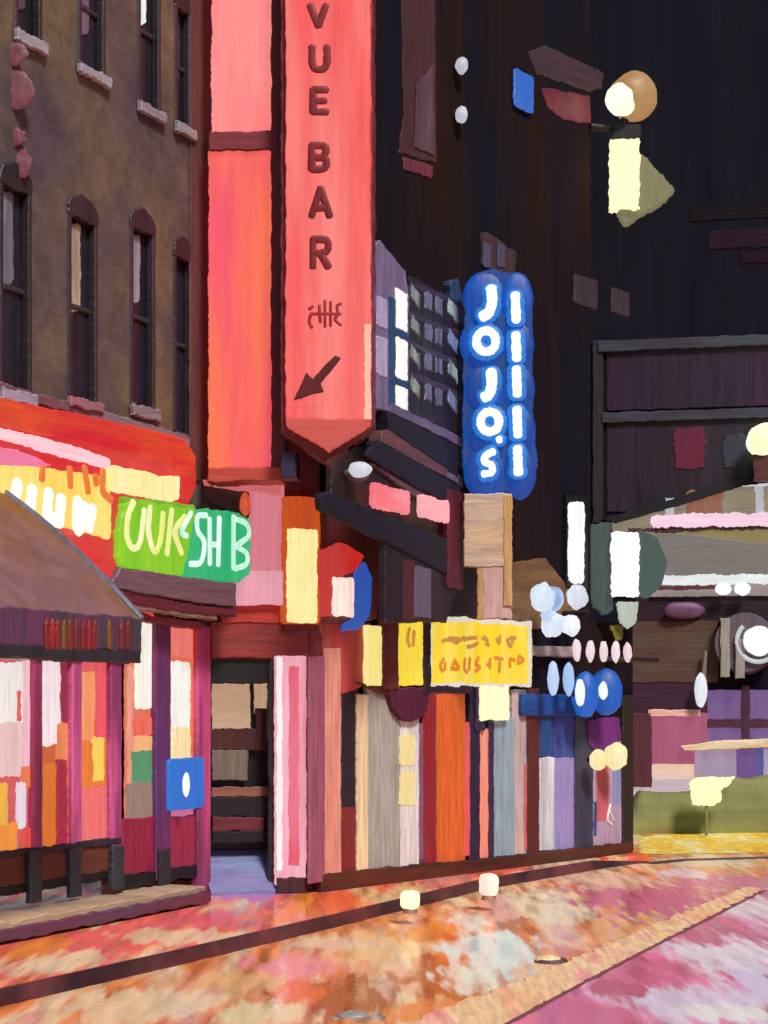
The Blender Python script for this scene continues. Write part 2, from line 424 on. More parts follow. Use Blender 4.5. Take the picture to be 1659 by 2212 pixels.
# ------------------------------------------------------------------ brick building, upper storeys
bb = thing('brick_building', 'dark brown brick building with two rows of narrow windows above the red fascia', 'building', PL.P(0, .12))
BRICK = mat((106, 90, 68), strokes='b', rgb2=(76, 66, 74), amt=1.0, rough=.75, var=.35, scale=.55)
def add_courses(m, pl):
    nt = m.node_tree; N = nt.nodes; L = nt.links; bs = N['Principled BSDF']
    geo = N.new('ShaderNodeNewGeometry')
    dt = N.new('ShaderNodeVectorMath'); dt.operation = 'DOT_PRODUCT'; dt.inputs[1].default_value = (pl.u.x, pl.u.y, 0)
    L.new(geo.outputs['Position'], dt.inputs[0])
    sp = N.new('ShaderNodeSeparateXYZ'); L.new(geo.outputs['Position'], sp.inputs[0])
    cb = N.new('ShaderNodeCombineXYZ'); L.new(dt.outputs['Value'], cb.inputs['X']); L.new(sp.outputs['Z'], cb.inputs['Y'])
    bk = N.new('ShaderNodeTexBrick'); bk.inputs['Scale'].default_value = 1; bk.inputs['Brick Width'].default_value = .225; bk.inputs['Row Height'].default_value = .075
    bk.inputs['Mortar Size'].default_value = .006; bk.inputs['Mortar Smooth'].default_value = .4
    bk.inputs['Color1'].default_value = (.8, .74, .74, 1); bk.inputs['Color2'].default_value = (1, 1, 1, 1); bk.inputs['Mortar'].default_value = (.72, .70, .72, 1)
    L.new(cb.outputs[0], bk.inputs['Vector'])
    src = bs.inputs['Base Color'].links[0].from_socket
    mu = N.new('ShaderNodeMix'); mu.data_type = 'RGBA'; mu.blend_type = 'MULTIPLY'; mu.inputs['Factor'].default_value = .45
    L.new(src, mu.inputs['A']); L.new(bk.outputs['Color'], mu.inputs['B']); L.new(mu.outputs['Result'], bs.inputs['Base Color'])
    b2 = N.new('ShaderNodeBump'); b2.inputs['Strength'].default_value = .25; b2.inputs['Distance'].default_value = .008; b2.invert = True
    L.new(bk.outputs['Fac'], b2.inputs['Height']); L.new(bs.inputs['Normal'].links[0].from_socket, b2.inputs['Normal']); L.new(b2.outputs[0], bs.inputs['Normal'])
add_courses(BRICK, PL)
low_win = [(2, 62, 402, 845), (150, 205, 470, 862), (284, 330, 495, 880), (377, 411, 555, 935)]
up_win = [(35, 85, -160, 78), (172, 222, -110, 152), (300, 342, -90, 232), (380, 408, 20, 272)]
holes = []
for w in low_win+up_win:
    r = PL.rect(*w); holes.append((r[0][0], r[1][0], r[0][1], r[2][1]))
sL0 = PL.hit(-60)[0]-6; sL1 = PL.hit(447)[0]
link('wall', holed_wall_bm(PL, sL0, sL1, 2.74, 10.5, holes, 0.0, .5, .075), BRICK, bb)
GLASS = mat((26, 28, 34), rough=.15, rgb2=(50, 40, 60))
for i, (w, h) in enumerate(zip(low_win+up_win, holes)):
    fb = bmesh.new()
    a, b, c, d = h; t = .02
    for q in ([(a-.03, c), (a+t, c), (a+t, d), (a-.03, d)], [(b-t, c), (b+.03, c), (b+.03, d), (b-t, d)]):
        slab_bm(PL, q, -.05, .015, bm=fb, jit=.003)
    slab_bm(PL, [(a-.05, d-.03), (b+.05, d-.03), (b+.02, d+.12), ((a+b)/2, d+.2), (a-.02, d+.12)], -.05, .02, bm=fb, jit=.01, rnd=.06)
    fr = link('window', fb, mat((38, 32, 36), rgb2=(60, 44, 60)), bb)
    link('pane', slab_bm(PL, [(a, c), (b, c), (b, d), (a, d)], -.09, -.06, jit=.002), GLASS, fr)
    link('sash', slab_bm(PL, [(a, (c+d)/2-.02), (b, (c+d)/2-.02), (b, (c+d)/2+.03), (a, (c+d)/2+.03)], -.055, -.03, jit=.004), mat((54, 48, 54)), fr)
    # pale blind hanging behind part of the glass
    pal = [(150, 150, 172), (226, 206, 176), (140, 140, 150), None, (100, 70, 84), (112, 92, 118), (232, 240, 244), (70, 54, 56)][i]
    if pal:
        lowr = [.42, .45, .35, 0, .18, .25, .52, .3][i]
        zt = d-.04; zb = d-(d-c)*(lowr+.1) if i < 4 else c+(d-c)*lowr
        m = lit(pal, .95, strokes='v', var=.25) if i == 6 else mat(pal, strokes='v', rgb2=(70, 64, 72), amt=.7)
        link('blind', slab_bm(PL, [(a+.045, zb), (a+(b-a)*.62, zb+.08), (a+(b-a)*.62, zt), (a+.045, zt-.03)], -.058, -.045, jit=.010, rnd=.04), m, fr)
    if i >= 4 or i < 3:
        sill_c = (150, 148, 160) if i >= 4 else [(150, 140, 160), (150, 100, 110), (132, 120, 130)][i]
        link('sill', slab_bm(PL, [(a-.05, c-.10), (b+.06, c-.10), (b+.06, c), (a-.05, c)], .016, .06, jit=.012, rnd=.02), mat(sill_c, strokes='h', rgb2=(110, 104, 112), amt=.6), fr)
# rounded maroon stain medallions by the frame edge are painted stone bosses
for (x, y, r, q) in ((25, 118, 30, .8), (28, 196, 40, 1), (38, 352, 26, 1.2), (30, 296, 22, .8)):
    s, z = PL.sz(x, y)
    link('stone_boss', blob_bm(PL.P(s, z, 0), r*15.3/F*1.1, squash=(1, .12, q), sub=4, jit=.16), mat((110, 56, 72), strokes='b', rgb2=(96, 60, 64)), bb, smooth=True)
board('corner_pier', PL, (412, 452, -260, 1040), mat((74, 48, 54), rgb2=(92, 66, 50), rough=.7), bb, .001, .08)
board('wall_band', PL, (-60, 412, 880, 905), mat((104, 66, 76), strokes='h', rgb2=(140, 130, 146), amt=.6), bb, .001, .10,
      poly=[(-60, 800), (40, 838), (200, 880), (340, 920), (412, 945), (412, 968), (340, 945), (200, 905), (40, 862), (-60, 825)])

# ------------------------------------------------------------------ red illuminated fascia
fs = thing('fascia_sign', 'red neon lit curved fascia with glowing yellow letter panels over the pink shop windows', 'fascia sign', PL.P(0, 2.6))
RED = lit((214, 34, 44), .85, rgb2=(228, 84, 40), amt=.9, strokes='h', var=.22)
hood = [(-60, 845), (60, 872), (200, 900), (330, 928), (400, 948), (424, 985), (424, 1050), (405, 1100), (398, 1100), (392, 1030), (380, 1000), (300, 985), (150, 950), (-60, 905)]
board('hood', PL, None, RED, fs, .1, .45, poly=hood, rnd=.03)
board('red_backing', PL, None, lit((226, 44, 50), .8, rgb2=(236, 96, 80), strokes='h'), fs, .1, .32, poly=[(-60, 880), (390, 985), (398, 1092), (262, 1092), (262, 1232), (335, 1330), (170, 1240), (-60, 1060)])
board('neon_tube', PL, None, lit((250, 190, 200), 1.1, strokes='h'), fs, .32, .47, poly=[(-60, 912), (60, 938), (150, 960), (240, 990), (240, 1012), (150, 990), (60, 962), (-60, 932)], rnd=.04)
board('pink_band', PL, None, lit((238, 120, 160), .95, strokes='h'), fs, .32, .40, poly=[(-60, 955), (40, 972), (112, 1004), (90, 1016), (-60, 998)], rnd=.02)
YEL = lit((248, 222, 120), .95, rgb2=(252, 196, 60), amt=.7, strokes='v')
board('letter_panel', PL, None, YEL, fs, .33, .42, poly=[(-60, 1000), (100, 1010), (236, 1030), (242, 1090), (240, 1166), (185, 1150), (100, 1130), (-60, 1050)], rnd=.03)
board('letter_panel', PL, None, lit((250, 226, 150), 1.0, rgb2=(250, 240, 200)), fs, .33, .44, poly=[(232, 1002), (275, 1012), (318, 1018), (352, 1030), (390, 1028), (388, 1078), (372, 1086), (330, 1076), (235, 1060)], rnd=.03)
strokes('letter', PL, [[(70, 1058), (66, 1095)], [(105, 1064), (103, 1118), (118, 1125)], [(132, 1078), (128, 1130)], [(168, 1082), (166, 1138), (180, 1130), (184, 1095)], [(38, 1045), (30, 1082)],
                          [(200, 1100), (192, 1140)]], .13, .44, lit((252, 250, 238), 1.15), fs, th=.02)
strokes('letter', PL, [[(92, 1010), (90, 1035)], [(150, 1012), (152, 1050)], [(182, 1010), (190, 1062)], [(222, 1018), (222, 1060), (240, 1080)], [(206, 1028), (208, 1045)]], .075, .44, lit((236, 120, 40), .9), fs, th=.02)

# green sign
gs = thing('green_sign', 'glowing green sign with loose hand painted letters hanging below the red fascia', 'sign', PL.P(sL1-1.0, 2.6))
def bx(s0, s1, y0, y1): return None
PG = Plane(PL.P(PL.hit(258)[0], 0, .14), PB.P(PB.hit(546)[0], 0, .16))
PG.k = .3
board('panel', PG, None, lit((112, 190, 34), .95, rgb2=(150, 204, 44), amt=.8), gs, .0, .22, jit=.016, poly=[(272, 1080), (426, 1098), (396, 1249), (330, 1238), (258, 1218), (258, 1140)], rnd=.06)
board('panel', PG, None, lit((30, 170, 110), .92, rgb2=(60, 188, 120), amt=.8), gs, .0, .217, jit=.016, poly=[(418, 1097), (520, 1108), (542, 1130), (542, 1240), (520, 1258), (455, 1255), (388, 1247)], rnd=.05)
board('edge', PG, None, lit((120, 186, 34), .8), gs, -.1, .19, poly=[(268, 1072), (420, 1090), (425, 1104), (270, 1090)], rnd=.03)
def gz(x, y): return (193.6+x*.2334, 1045.6+y*.2334)
UL = [[[(405, 165), (355, 300), (345, 480), (395, 590), (465, 540), (505, 240)]], [[(560, 215), (545, 440), (600, 625), (655, 520), (680, 270)]], [[(760, 240), (740, 420), (715, 650)], [(880, 300), (790, 440), (850, 640)]]]
UR = [[[(1080, 290), (1000, 300), (1000, 430), (1060, 540), (1030, 720), (930, 740)]], [[(1110, 320), (1112, 740)], [(1200, 310), (1190, 750)], [(1112, 560), (1190, 560)]],
      [[(1330, 300), (1330, 780)], [(1340, 320), (1450, 370), (1470, 480), (1360, 570)], [(1360, 580), (1450, 640), (1450, 740), (1345, 785)]]]
strokes('letter', PG, [[[gz(*p) for p in q] for q in l] for l in UL], .062, .225, lit((226, 226, 120), 1.0, rgb2=(250, 250, 230)), gs)
strokes('letter', PG, [[[gz(*p) for p in q] for q in l] for l in [[[(940, 265), (850, 440), (900, 480)]]]+UR], .055, .225, lit((150, 226, 190), 1.0, rgb2=(240, 252, 250), amt=.9), gs)

# ------------------------------------------------------------------ pub-style window front under the awning
sf = thing('small_shop', 'dark timber shop front with glowing pink and orange windows under the brown awning', 'shop front', PL.P(0, .12))
TIM = mat((44, 42, 52), rgb2=(30, 26, 36)); TIMP = mat((200, 92, 150), rgb2=(120, 50, 96), amt=.9)
board('beam', PL, (-160, 284, 1392, 1424), TIM, sf, 0, .18)
board('stall_riser', PL, (-160, 262, 1846, 1915), mat((104, 52, 40), rgb2=(76, 40, 40), strokes='h'), sf, -.1, .05)
board('sill', PL, (-160, 264, 1834, 1850), TIM, sf, 0, .12)
board('base_rail', PL, (-160, 262, 1908, 1930), BLACK, sf, -.1, .08)
def display(parent, patches, o=.0, power=.92):
    """Lit window display: coloured hangings and packets of slightly different depth in front of the lit back panel."""
    for i, (x0, x1, y0, y1, c) in enumerate(patches):
        board('display', PL, (x0, x1, y0, y1), lit(c, power, var=.2), parent, o-.05, o+.004*i+.004, jit=.012, rnd=.03)
w1 = board('window', PL, (-160, 78, 1422, 1838), lit((232, 96, 100), .8), sf, -.15, -.10)
display(w1, [(-160, -20, 1425, 1838, (246, 196, 190)), (-20, 60, 1430, 1560, (252, 244, 240)), (-20, 48, 1558, 1680, (244, 200, 200)), (48, 78, 1426, 1660, (240, 190, 200)), (36, 48, 1490, 1560, (230, 100, 90)),
             (-20, 18, 1690, 1800, (248, 186, 50)), (46, 74, 1655, 1700, (238, 120, 70)), (38, 58, 1690, 1790, (238, 226, 236)), (-20, 40, 1780, 1838, (246, 150, 60)), (50, 78, 1790, 1838, (226, 80, 70))], -.07)
w2 = board('window', PL, (90, 162, 1422, 1838), lit((216, 106, 60), .8), sf, -.15, -.10)
display(w2, [(92, 132, 1426, 1610, (246, 226, 232)), (132, 162, 1428, 1560, (150, 36, 62)), (122, 156, 1560, 1640, (238, 130, 70)), (92, 122, 1650, 1838, (222, 116, 36)), (124, 146, 1640, 1838, (166, 40, 66)), (146, 162, 1640, 1838, (214, 110, 60))], -.07)
w3 = board('window', PL, (176, 250, 1422, 1838), lit((236, 96, 104), .85), sf, -.15, -.10)
display(w3, [(176, 206, 1450, 1600, (242, 150, 96)), (206, 242, 1426, 1600, (236, 84, 96)), (178, 238, 1600, 1700, (232, 122, 40)), (200, 226, 1590, 1692, (250, 210, 80)), (178, 240, 1700, 1838, (238, 108, 108))], -.07)
for (x0, x1, yt, yb) in ((75, 93, 1420, 1840), (157, 178, 1418, 1840), (240, 264, 1416, 1840)):
    board('mullion', PL, (x0, x1, yt, yb), TIMP, sf, -.12, .10, jit=.004)
for (x0, x1, yt, yb) in ((66, 92, 1836, 1949), (154, 178, 1834, 1938), (244, 270, 1828, 1922)):
    board('post', PL, (x0, x1, yt, yb), mat((50, 54, 62), rgb2=(30, 30, 38)), sf, .06, .22)

sf2 = thing('small_shop', 'shop front with crimson lower panels and cream windows beside the dark doorway', 'shop front', PL.P(1.5, .12))
w4 = board('window', PL, (272, 345, 1340, 1768), lit((232, 116, 84), .85), sf2, -.15, -.08)
display(w4, [(276, 290, 1440, 1768, (236, 150, 130)), (292, 336, 1345, 1530, (252, 246, 234)), (336, 346, 1480, 1560, (214, 84, 30)), (286, 338, 1548, 1590, (236, 104, 84)), (290, 330, 1590, 1625, (244, 180, 120)), (284, 336, 1620, 1690, (84, 148, 104)), (276, 340, 1690, 1768, (150, 124, 110))], -.05)
board('lower_panel', PL, (264, 342, 1766, 1888), mat((150, 34, 66), rgb2=(120, 30, 60)), sf2, -.1, .02)
w5 = board('window', PL, (368, 432, 1340, 1770), lit((240, 110, 70), .85), sf2, -.15, -.08)
display(w5, [(372, 416, 1350, 1420, (240, 120, 110)), (371, 412, 1430, 1640, (252, 248, 240)), (371, 412, 1570, 1650, (250, 226, 170)), (414, 432, 1345, 1640, (240, 110, 40)), (372, 430, 1742, 1770, (206, 110, 150))], -.05)
board('lower_panel', PL, (366, 434, 1762, 1880), mat((156, 44, 72), rgb2=(130, 40, 70)), sf2, -.1, .02)
board('mullion', PL, (338, 370, 1330, 1900), mat((120, 40, 70), rgb2=(78, 50, 110), amt=.8), sf2, -.1, .12, jit=.004)
board('post', PL, (428, 456, 1352, 1950), mat((190, 76, 130), rgb2=(80, 40, 70), amt=.8), sf2, -.1, .14, jit=.004)
board('post', PL, (346, 370, 1836, 1912), mat((40, 40, 48)), sf2, .121, .22)
board('base_rail', PL, (262, 440, 1880, 1906), BLACK, sf2, -.1, .10)
board('cornice', PL, (265, 440, 1310, 1342), mat((120, 36, 66), strokes='h', rgb2=(150, 80, 90)), sf2, -.1, .20,
      poly=[(262, 1318), (440, 1345), (440, 1362), (262, 1335)])
lb = thing('blue_light_box', 'small bright blue light box with a white oval on the cream shop window', 'light box', PL.P(2.0, 1.0))
board('case', PL, (364, 442, 1638, 1748), lit((36, 120, 214), .85, rgb2=(70, 100, 200)), lb, .02, .2, rnd=.05)
s, z = PL.sz(402, 1695, .2)
link('oval', blob_bm(PL.P(s, z, .20), .075, squash=(.45, .3, 1.5)), lit((232, 240, 250), 1.1), lb, smooth=True)
# mauve ledge boards under the green sign
lg = thing('signboard_ledge', 'dull mauve sloping ledge board under the green sign with maroon and grey trim', 'ledge', PL.P(1.9, 2.4))
board('ledge_board', PG, None, mat((104, 76, 88), strokes='h', rgb2=(90, 62, 76)), lg, -.2, .25, poly=[(262, 1225), (350, 1238), (512, 1260), (512, 1312), (420, 1302), (235, 1268)])
board('trim', PG, None, mat((92, 30, 44), strokes='h', rgb2=(60, 26, 40)), lg, -.2, .18, poly=[(215, 1262), (420, 1304), (512, 1316), (512, 1332), (400, 1324), (215, 1290)])
board('trim', PG, None, mat((140, 120, 104), strokes='h', rgb2=(120, 84, 90)), lg, -.2, .12, poly=[(290, 1290), (400, 1308), (470, 1322), (470, 1340), (290, 1316)])

# awning
aw = thing('awning', 'big brown sloping shop awning with a row of dark red scallops along its lower edge', 'awning', PL.P(0, 2.0))
def awn_vec(px, py, qx, qy):
    s, z = PL.sz(px, py); W = PL.P(s, z)
    PW = Plane((W.x, W.y), (W.x+PL.n.x, W.y+PL.n.y))
    t, zo = PW.sz(qx, qy)
    return s, z, abs(t), zo
aS, aZ, aT, aZo = awn_vec(-15, 1046, 306, 1338)
bm = bmesh.new(); N1, N2 = 26, 10
prof = lambda t: (aT*t, aZ+(aZo-aZ)*(t*.93+.07*t*t)+.05*math.sin(math.pi*t))
rows = []
for i in range(N1+1):
    s = aS-4.5*i/N1; row = []
    for j in range(N2+1):
        o, z = prof(j/N2)
        row.append(bm.verts.new(PL.P(s, z+.012*noise.noise(Vector((s*3, j*.8, 0))), o)))
    rows.append(row)
for a, b in zip(rows, rows[1:]):
    for j in range(N2): bm.faces.new((a[j], b[j], b[j+1], a[j+1]))
ext = bmesh.ops.solidify(bm, geom=bm.faces[:], thickness=.03)
AWN = mat((156, 118, 122), strokes='b', rgb2=(164, 120, 66), amt=.9, scale=.5, rough=.8, var=.25)
link('canopy', bm, AWN, aw, smooth=False)
# end gore with a grey-blue piping
eb = bmesh.new()
ring = [bm_ for bm_ in []]
pts = [PL.P(aS, prof(j/N2)[1], prof(j/N2)[0]) for j in range(N2+1)]
bm2 = bmesh.new()
for a, b in zip(pts, pts[1:]): tube_bm(a, b, .028, bm=bm2, n=8)
eb.free()
link('piping', bm2, mat((96, 100, 116), rgb2=(70, 70, 84)), aw)
PA = Plane(PL.P(aS-4.5, 0, aT), PL.P(aS, 0, aT))       # plane of the valance
sA = (PL.P(aS, 0, aT).xy-PA.o).dot(PA.u)
vz = aZo
link('valance', slab_bm(PA, [(0, vz-.25), (sA-.02, vz-.25), (sA-.02, vz+.01), (0, vz+.01)], -.02, .015), mat((104, 54, 92), rgb2=(66, 58, 70), amt=1.0), aw)
link('lower_rail', slab_bm(PA, [(0, vz-.33), (sA-.05, vz-.33), (sA-.05, vz-.24), (0, vz-.24)], -.04, .03, jit=.012), TIM, aw)
xs = [100, 112, 124, 138, 150, 164, 180, 192, 204, 236, 262, 276]
for i, x in enumerate(xs):
    s, z = PA.sz(x, 1372, .02)
    c = [(118, 40, 42), (150, 30, 40), (120, 42, 44), (116, 84, 30), (118, 44, 44), (112, 40, 46)][i % 6]
    link('scallop', slab_bm(PA, [(s-.028, z-.11), (s+.028, z-.11), (s+.03, z+.06), (s, z+.13), (s-.03, z+.06)], .0152, .035, jit=.004, rnd=.03), mat(c, rgb2=(90, 30, 36)), aw)

# forecourt step in front of the shop fronts
st = thing('forecourt_step', 'low grey brown stone step running along the foot of the pink shop windows', 'step', PL.P(0, .12))
s1 = PL.hit(440, .4)[0]
link('tread', slab_bm(PL, [(sL0, .121), (s1, .121), (s1, .262), (sL0, .262)], .0, .42, jit=.012), mat((176, 150, 124), strokes='h', rgb2=(120, 104, 110), amt=.7), st)
link('riser', slab_bm(PL, [(sL0, .1205), (s1+.02, .1205), (s1+.02, .215), (sL0, .215)], .421, .47, jit=.012), mat((84, 62, 84), strokes='h', rgb2=(104, 36, 62), amt=.8), st)

# ------------------------------------------------------------------ entrance bay
eb_ = thing('entrance_bay', 'red brown entrance bay with an open dark doorway and a blue grey threshold', 'entrance', PB.P(0, .12))
WB = mat((96, 42, 52), rgb2=(70, 36, 52), rough=.6)
zt = 11.0
sDoor = (PB.hit(452)[0], PB.hit(590)[0]); zDoor = PB.sz(520, 1424)[1]
wend = (gp(690, 1925).xy-PB.o).dot(PB.u)
link('wall', holed_wall_bm(PB, 0.0, wend, G, zt, [(sDoor[0], sDoor[1], G+.001, zDoor)], 0, .3, .29, back=False), WB, eb_)
board('lintel', PB, (455, 692, 1345, 1422), mat((132, 44, 42), strokes='h', rgb2=(104, 36, 40)), eb_, .001, .12)
board('lintel', PB, (478, 640, 1298, 1346), mat((176, 50, 40), strokes='h', rgb2=(120, 40, 40)), eb_, .001, .16)
board('frame', PB, (612, 696, 1338, 1362), mat((96, 20, 40), strokes='h'), eb_, .13, .18)
board('frame', PB, (668, 696, 1345, 1440), mat((120, 30, 44)), eb_, .121, .17)
board('jamb', PB, (580, 598, 1412, 1905), mat((52, 50, 60), rgb2=(30, 28, 34)), eb_, -.2, .05)
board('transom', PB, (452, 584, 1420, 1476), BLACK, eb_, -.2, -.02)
room = thing('lobby_counter', 'dim lobby inside the doorway with a tan lit window and a grey counter', 'lobby', PB.P(.6, .12, -1.0))
IN = lambda n, b, m, o: board(n, PB, b, m, room, o-.06, o)
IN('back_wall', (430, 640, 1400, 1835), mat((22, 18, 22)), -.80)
IN('lit_window', (458, 541, 1476, 1578), lit((206, 166, 134), .8, strokes='h'), -.70)
IN('lit_window', (550, 584, 1476, 1540), lit((206, 166, 134), .8), -.70)
IN('dado', (452, 592, 1574, 1622), mat((74, 34, 32), rgb2=(52, 26, 30)), -.62)
IN('dado', (552, 600, 1530, 1622), mat((70, 30, 32)), -.60)
IN('counter', (458, 536, 1620, 1686), mat((112, 104, 92), rgb2=(90, 70, 70)), -.55)
s, z = PB.sz(562, 1660, -.5)
link('stool_seat', blob_bm(PB.P(s, z, -.5), .11, squash=(.7, .5, 1.5)), mat((124, 64, 76)), room, smooth=True)
IN('step', (456, 582, 1700, 1722), mat((130, 86, 70), strokes='h', rgb2=(100, 60, 60)), -.45)
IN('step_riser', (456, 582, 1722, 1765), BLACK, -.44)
IN('step', (458, 572, 1764, 1796), mat((96, 26, 40), strokes='h'), -.40)
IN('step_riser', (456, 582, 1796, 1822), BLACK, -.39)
th_ = thing('threshold_ramp', 'smooth blue grey sloping threshold in the open doorway', 'threshold', PB.P(.5, .12))
bm = bmesh.new()
q = [PB.P(PB.hit(455)[0]-.02, .13, .18), PB.P(PB.hit(592)[0], .13, .12), PB.P(PB.hit(592)[0], .56, -.5), PB.P(PB.hit(455)[0]-.1, .56, -.5)]
lo = [bm.verts.new(v-Vector((0, 0, .14))) for v in q]; hi = [bm.verts.new(v) for v in q]
bm.faces.new(hi); bm.faces.new(lo)
for i in range(4): bm.faces.new((lo[i], lo[(i+1) % 4], hi[(i+1) % 4], hi[i]))
o = link('ramp', bm, mat((112, 126, 164), strokes='h', rgb2=(120, 96, 150), rough=.5), th_)
board('soffit_panel', PB, None, mat((78, 46, 62), strokes='h', rgb2=(60, 36, 54)), eb_, .001, .2, poly=[(436, 1020), (545, 1062), (545, 1118), (515, 1108), (436, 1080)])
board('stall_block', PB, (432, 450, 1080, 1345), mat((110, 46, 56)), eb_, .001, .1)

# pink pillar block of the bay
pp = thing('pink_pillar', 'pale pink lit pillar box between the green sign and the cream light panel', 'pillar', PB.P(.7, 2.0))
board('shaft', PB, (540, 612, 1046, 1304), lit((226, 128, 142), .82, rgb2=(236, 150, 170)), pp, .02, .30)
board('foot', PB, (508, 612, 1232, 1306), lit((236, 160, 178), .85), pp, .02, .36)
board('cap', PB, None, lit((222, 116, 118), .75, strokes='h'), pp, .02, .40, poly=[(440, 1036), (610, 1036), (610, 1070), (540, 1062), (445, 1046)])
s, z = PB.sz(531, 1088, .4)
bl = link('orange_bulb', blob_bm(PB.P(s, z, .36), .085, squash=(.6, .6, 1.3)), lit((214, 78, 26), .85), None, loc=PB.P(s, z, .36), smooth=True)
tag(bl, 'small orange oval lamp at the shoulder of the pink pillar', 'lamp')
yb = thing('cream_light_panel', 'tall cream light panel in an orange surround above the pink column', 'light panel', PB.P(1.1, 2.0))
board('surround', PB, (608, 692, 1072, 1348), lit((226, 92, 30), .72, rgb2=(200, 70, 40)), yb, .02, .34, rnd=.04)
board('panel', PB, (620, 686, 1142, 1346), lit((250, 236, 164), 1.0, rgb2=(250, 230, 150)), yb, .341, .40, rnd=.03)

# ------------------------------------------------------------------ red sign tower
lp = thing('red_light_panel', 'tall coral red light panel with a dark crossbar standing beside the blade sign', 'light panel', PS.P(.4, 3.5))
CORAL = lit((242, 80, 104), .92, rgb2=(248, 116, 74), amt=1.0, scale=.55, var=.12)
CORAL2 = lit((246, 104, 106), .95, rgb2=(250, 140, 138), amt=1.0, scale=.55, var=.12)
board('upper_face', PS, (456, 588, -260, 284), CORAL2, lp, -.2, .1)
board('lower_face', PS, (450, 588, 322, 1010), CORAL, lp, -.2, .1)
board('crossbar', PS, (450, 600, 283, 324), mat((120, 44, 54), strokes='h', rgb2=(90, 36, 50)), lp, -.2, .14)
board('frame_post', PS, (585, 618, -260, 1015), mat((112, 46, 58), rgb2=(76, 36, 50)), lp, -.2, .13)
board('base_rail', PS, (446, 610, 1010, 1040), mat((176, 70, 60), strokes='h', rgb2=(150, 60, 60)), lp, -.2, .16)
bs_ = thing('blade_sign', 'tall coral red blade sign reading VUE BAR with an arrow and a pointed foot', 'sign', PS2.P(1.2, 3.5))
board('case', PS2, None, mat((112, 38, 46), rgb2=(84, 36, 48)), bs_, -.35, .0, poly=[(606, -260), (806, -260), (806, 915), (712, 1008), (606, 935)])
FACE = lit((238, 84, 84), .92, rgb2=(248, 130, 124), amt=1.0, scale=.55, var=.13)
board('face', PS2, (617, 800, -260, 880), FACE, bs_, .001, .08)
board('lower_face', PS2, None, FACE, bs_, .001, .082, poly=[(617, 879), (800, 879), (800, 905), (617, 905)])
board('foot', PS2, None, lit((214, 82, 72), .8, strokes='h'), bs_, .001, .08, poly=[(617, 905), (800, 905), (800, 918), (710, 976), (617, 918)])
board('edge_strip', PS2, (787, 801, 700, 905), lit((248, 190, 170), .9), bs_, .081, .10)
RD = mat((120, 26, 32), rgb2=(90, 22, 30))
GL = {'V': [[(-17, -22), (0, 22)], [(0, 22), (17, -22)]],
      'U': [[(-16, -24), (-16, 10), (-8, 24), (8, 24), (16, 10), (16, -24)]],
      'E': [[(-14, -24), (-14, 24)], [(-14, -24), (16, -24)], [(-14, 0), (12, 0)], [(-14, 24), (16, 24)]],
      'B': [[(-15, -26), (-15, 26)], [(-15, -26), (12, -24), (16, -13), (8, -1), (-15, 0)], [(-10, 0), (14, 3), (17, 14), (10, 25), (-15, 26)]],
      'A': [[(-19, 30), (0, -30)], [(0, -30), (20, 30)], [(-11, 12), (12, 12)]],
      'R': [[(-16, -30), (-16, 30)], [(-16, -30), (12, -28), (17, -14), (10, -2), (-14, 0)], [(0, 0), (17, 30)]]}
for ch, cx, cy in (('V', 687, 34), ('U', 690, 125), ('E', 690, 218), ('B', 688, 340), ('A', 692, 437), ('R', 692, 547)):
    lt = bmesh.new()
    for ln in GL[ch]:
        stroke_bm(PS2, [PS2.sz(cx+a, cy+b, .08) for a, b in ln], .068, .081, .005, lt, smooth=len(ln) > 2)
    link('letter', lt, RD, bs_, smooth=True)
em = bmesh.new()
for ln in ([(702, 650), (702, 706)], [(714, 652), (714, 704)], [(672, 678), (736, 678)], [(668, 668), (676, 662)], [(672, 678), (668, 694), (674, 708)], [(736, 656), (728, 662), (730, 678), (724, 690), (736, 702)], [(690, 660), (692, 696)]):
    stroke_bm(PS2, [PS2.sz(a, b, .08) for a, b in ln], .03, .081, .005, em)
link('emblem', em, mat((150, 30, 38)), bs_, smooth=True)
ar = slab_bm(PS2, PS2.poly([(634, 864), (662, 804), (676, 818), (724, 768), (738, 774), (692, 828), (700, 846)], .09), .0815, .10, jit=.005)
link('arrow', ar, mat((84, 18, 24)), bs_)
nb = board('junction_box', PS2, (606, 640, 976, 1032), mat((40, 30, 66)), None, -.4, -.1, loc=PS2.P(.9, 3.6))
tag(nb, 'small navy junction box under the pointed foot of the red blade sign', 'box')

# ------------------------------------------------------------------ terrace building with its shop fronts
tb = thing('terrace_building', 'tall dark brown terrace building with faint upper windows above the small shops', 'building', PR.P(0, .12))
TW = mat((34, 21, 19), strokes='v', rgb2=(18, 19, 31), amt=1.0, rough=.85, scale=.35)
tend = PR.hit(1276)[0]; tlow = PR.hit(1367)[0]; zlow = PR.sz(1320, 1345)[1]
link('wall', holed_wall_bm(PR, 0, tend, zlow, 13, [], 0, 8, .1), TW, tb)
link('lower_wall', holed_wall_bm(PR, 0, tlow, G, zlow-.002, [], 0, 3, .1), TW, tb)
board('plinth', PR, (700, 1368, 1882, 1905), mat((84, 40, 26), strokes='h', rgb2=(50, 26, 26), amt=.8), tb, .0, .30,
      poly=[(696, 1888), (760, 1880), (900, 1868), (1100, 1850), (1280, 1828), (1366, 1818), (1366, 1846), (1100, 1880), (900, 1906), (696, 1930)])
def win(boxes, label=None):
    for n, b, m, o0, o1 in boxes: board(n, PR, b, m, tb, o0, o1, jit=.02, rnd=.03)
f = board('window', PR, None, mat((72, 40, 46), rgb2=(56, 32, 36)), tb, .001, .03, poly=[(868, -20), (940, -60), (943, 352), (862, 330), (872, 250)], jit=.010)
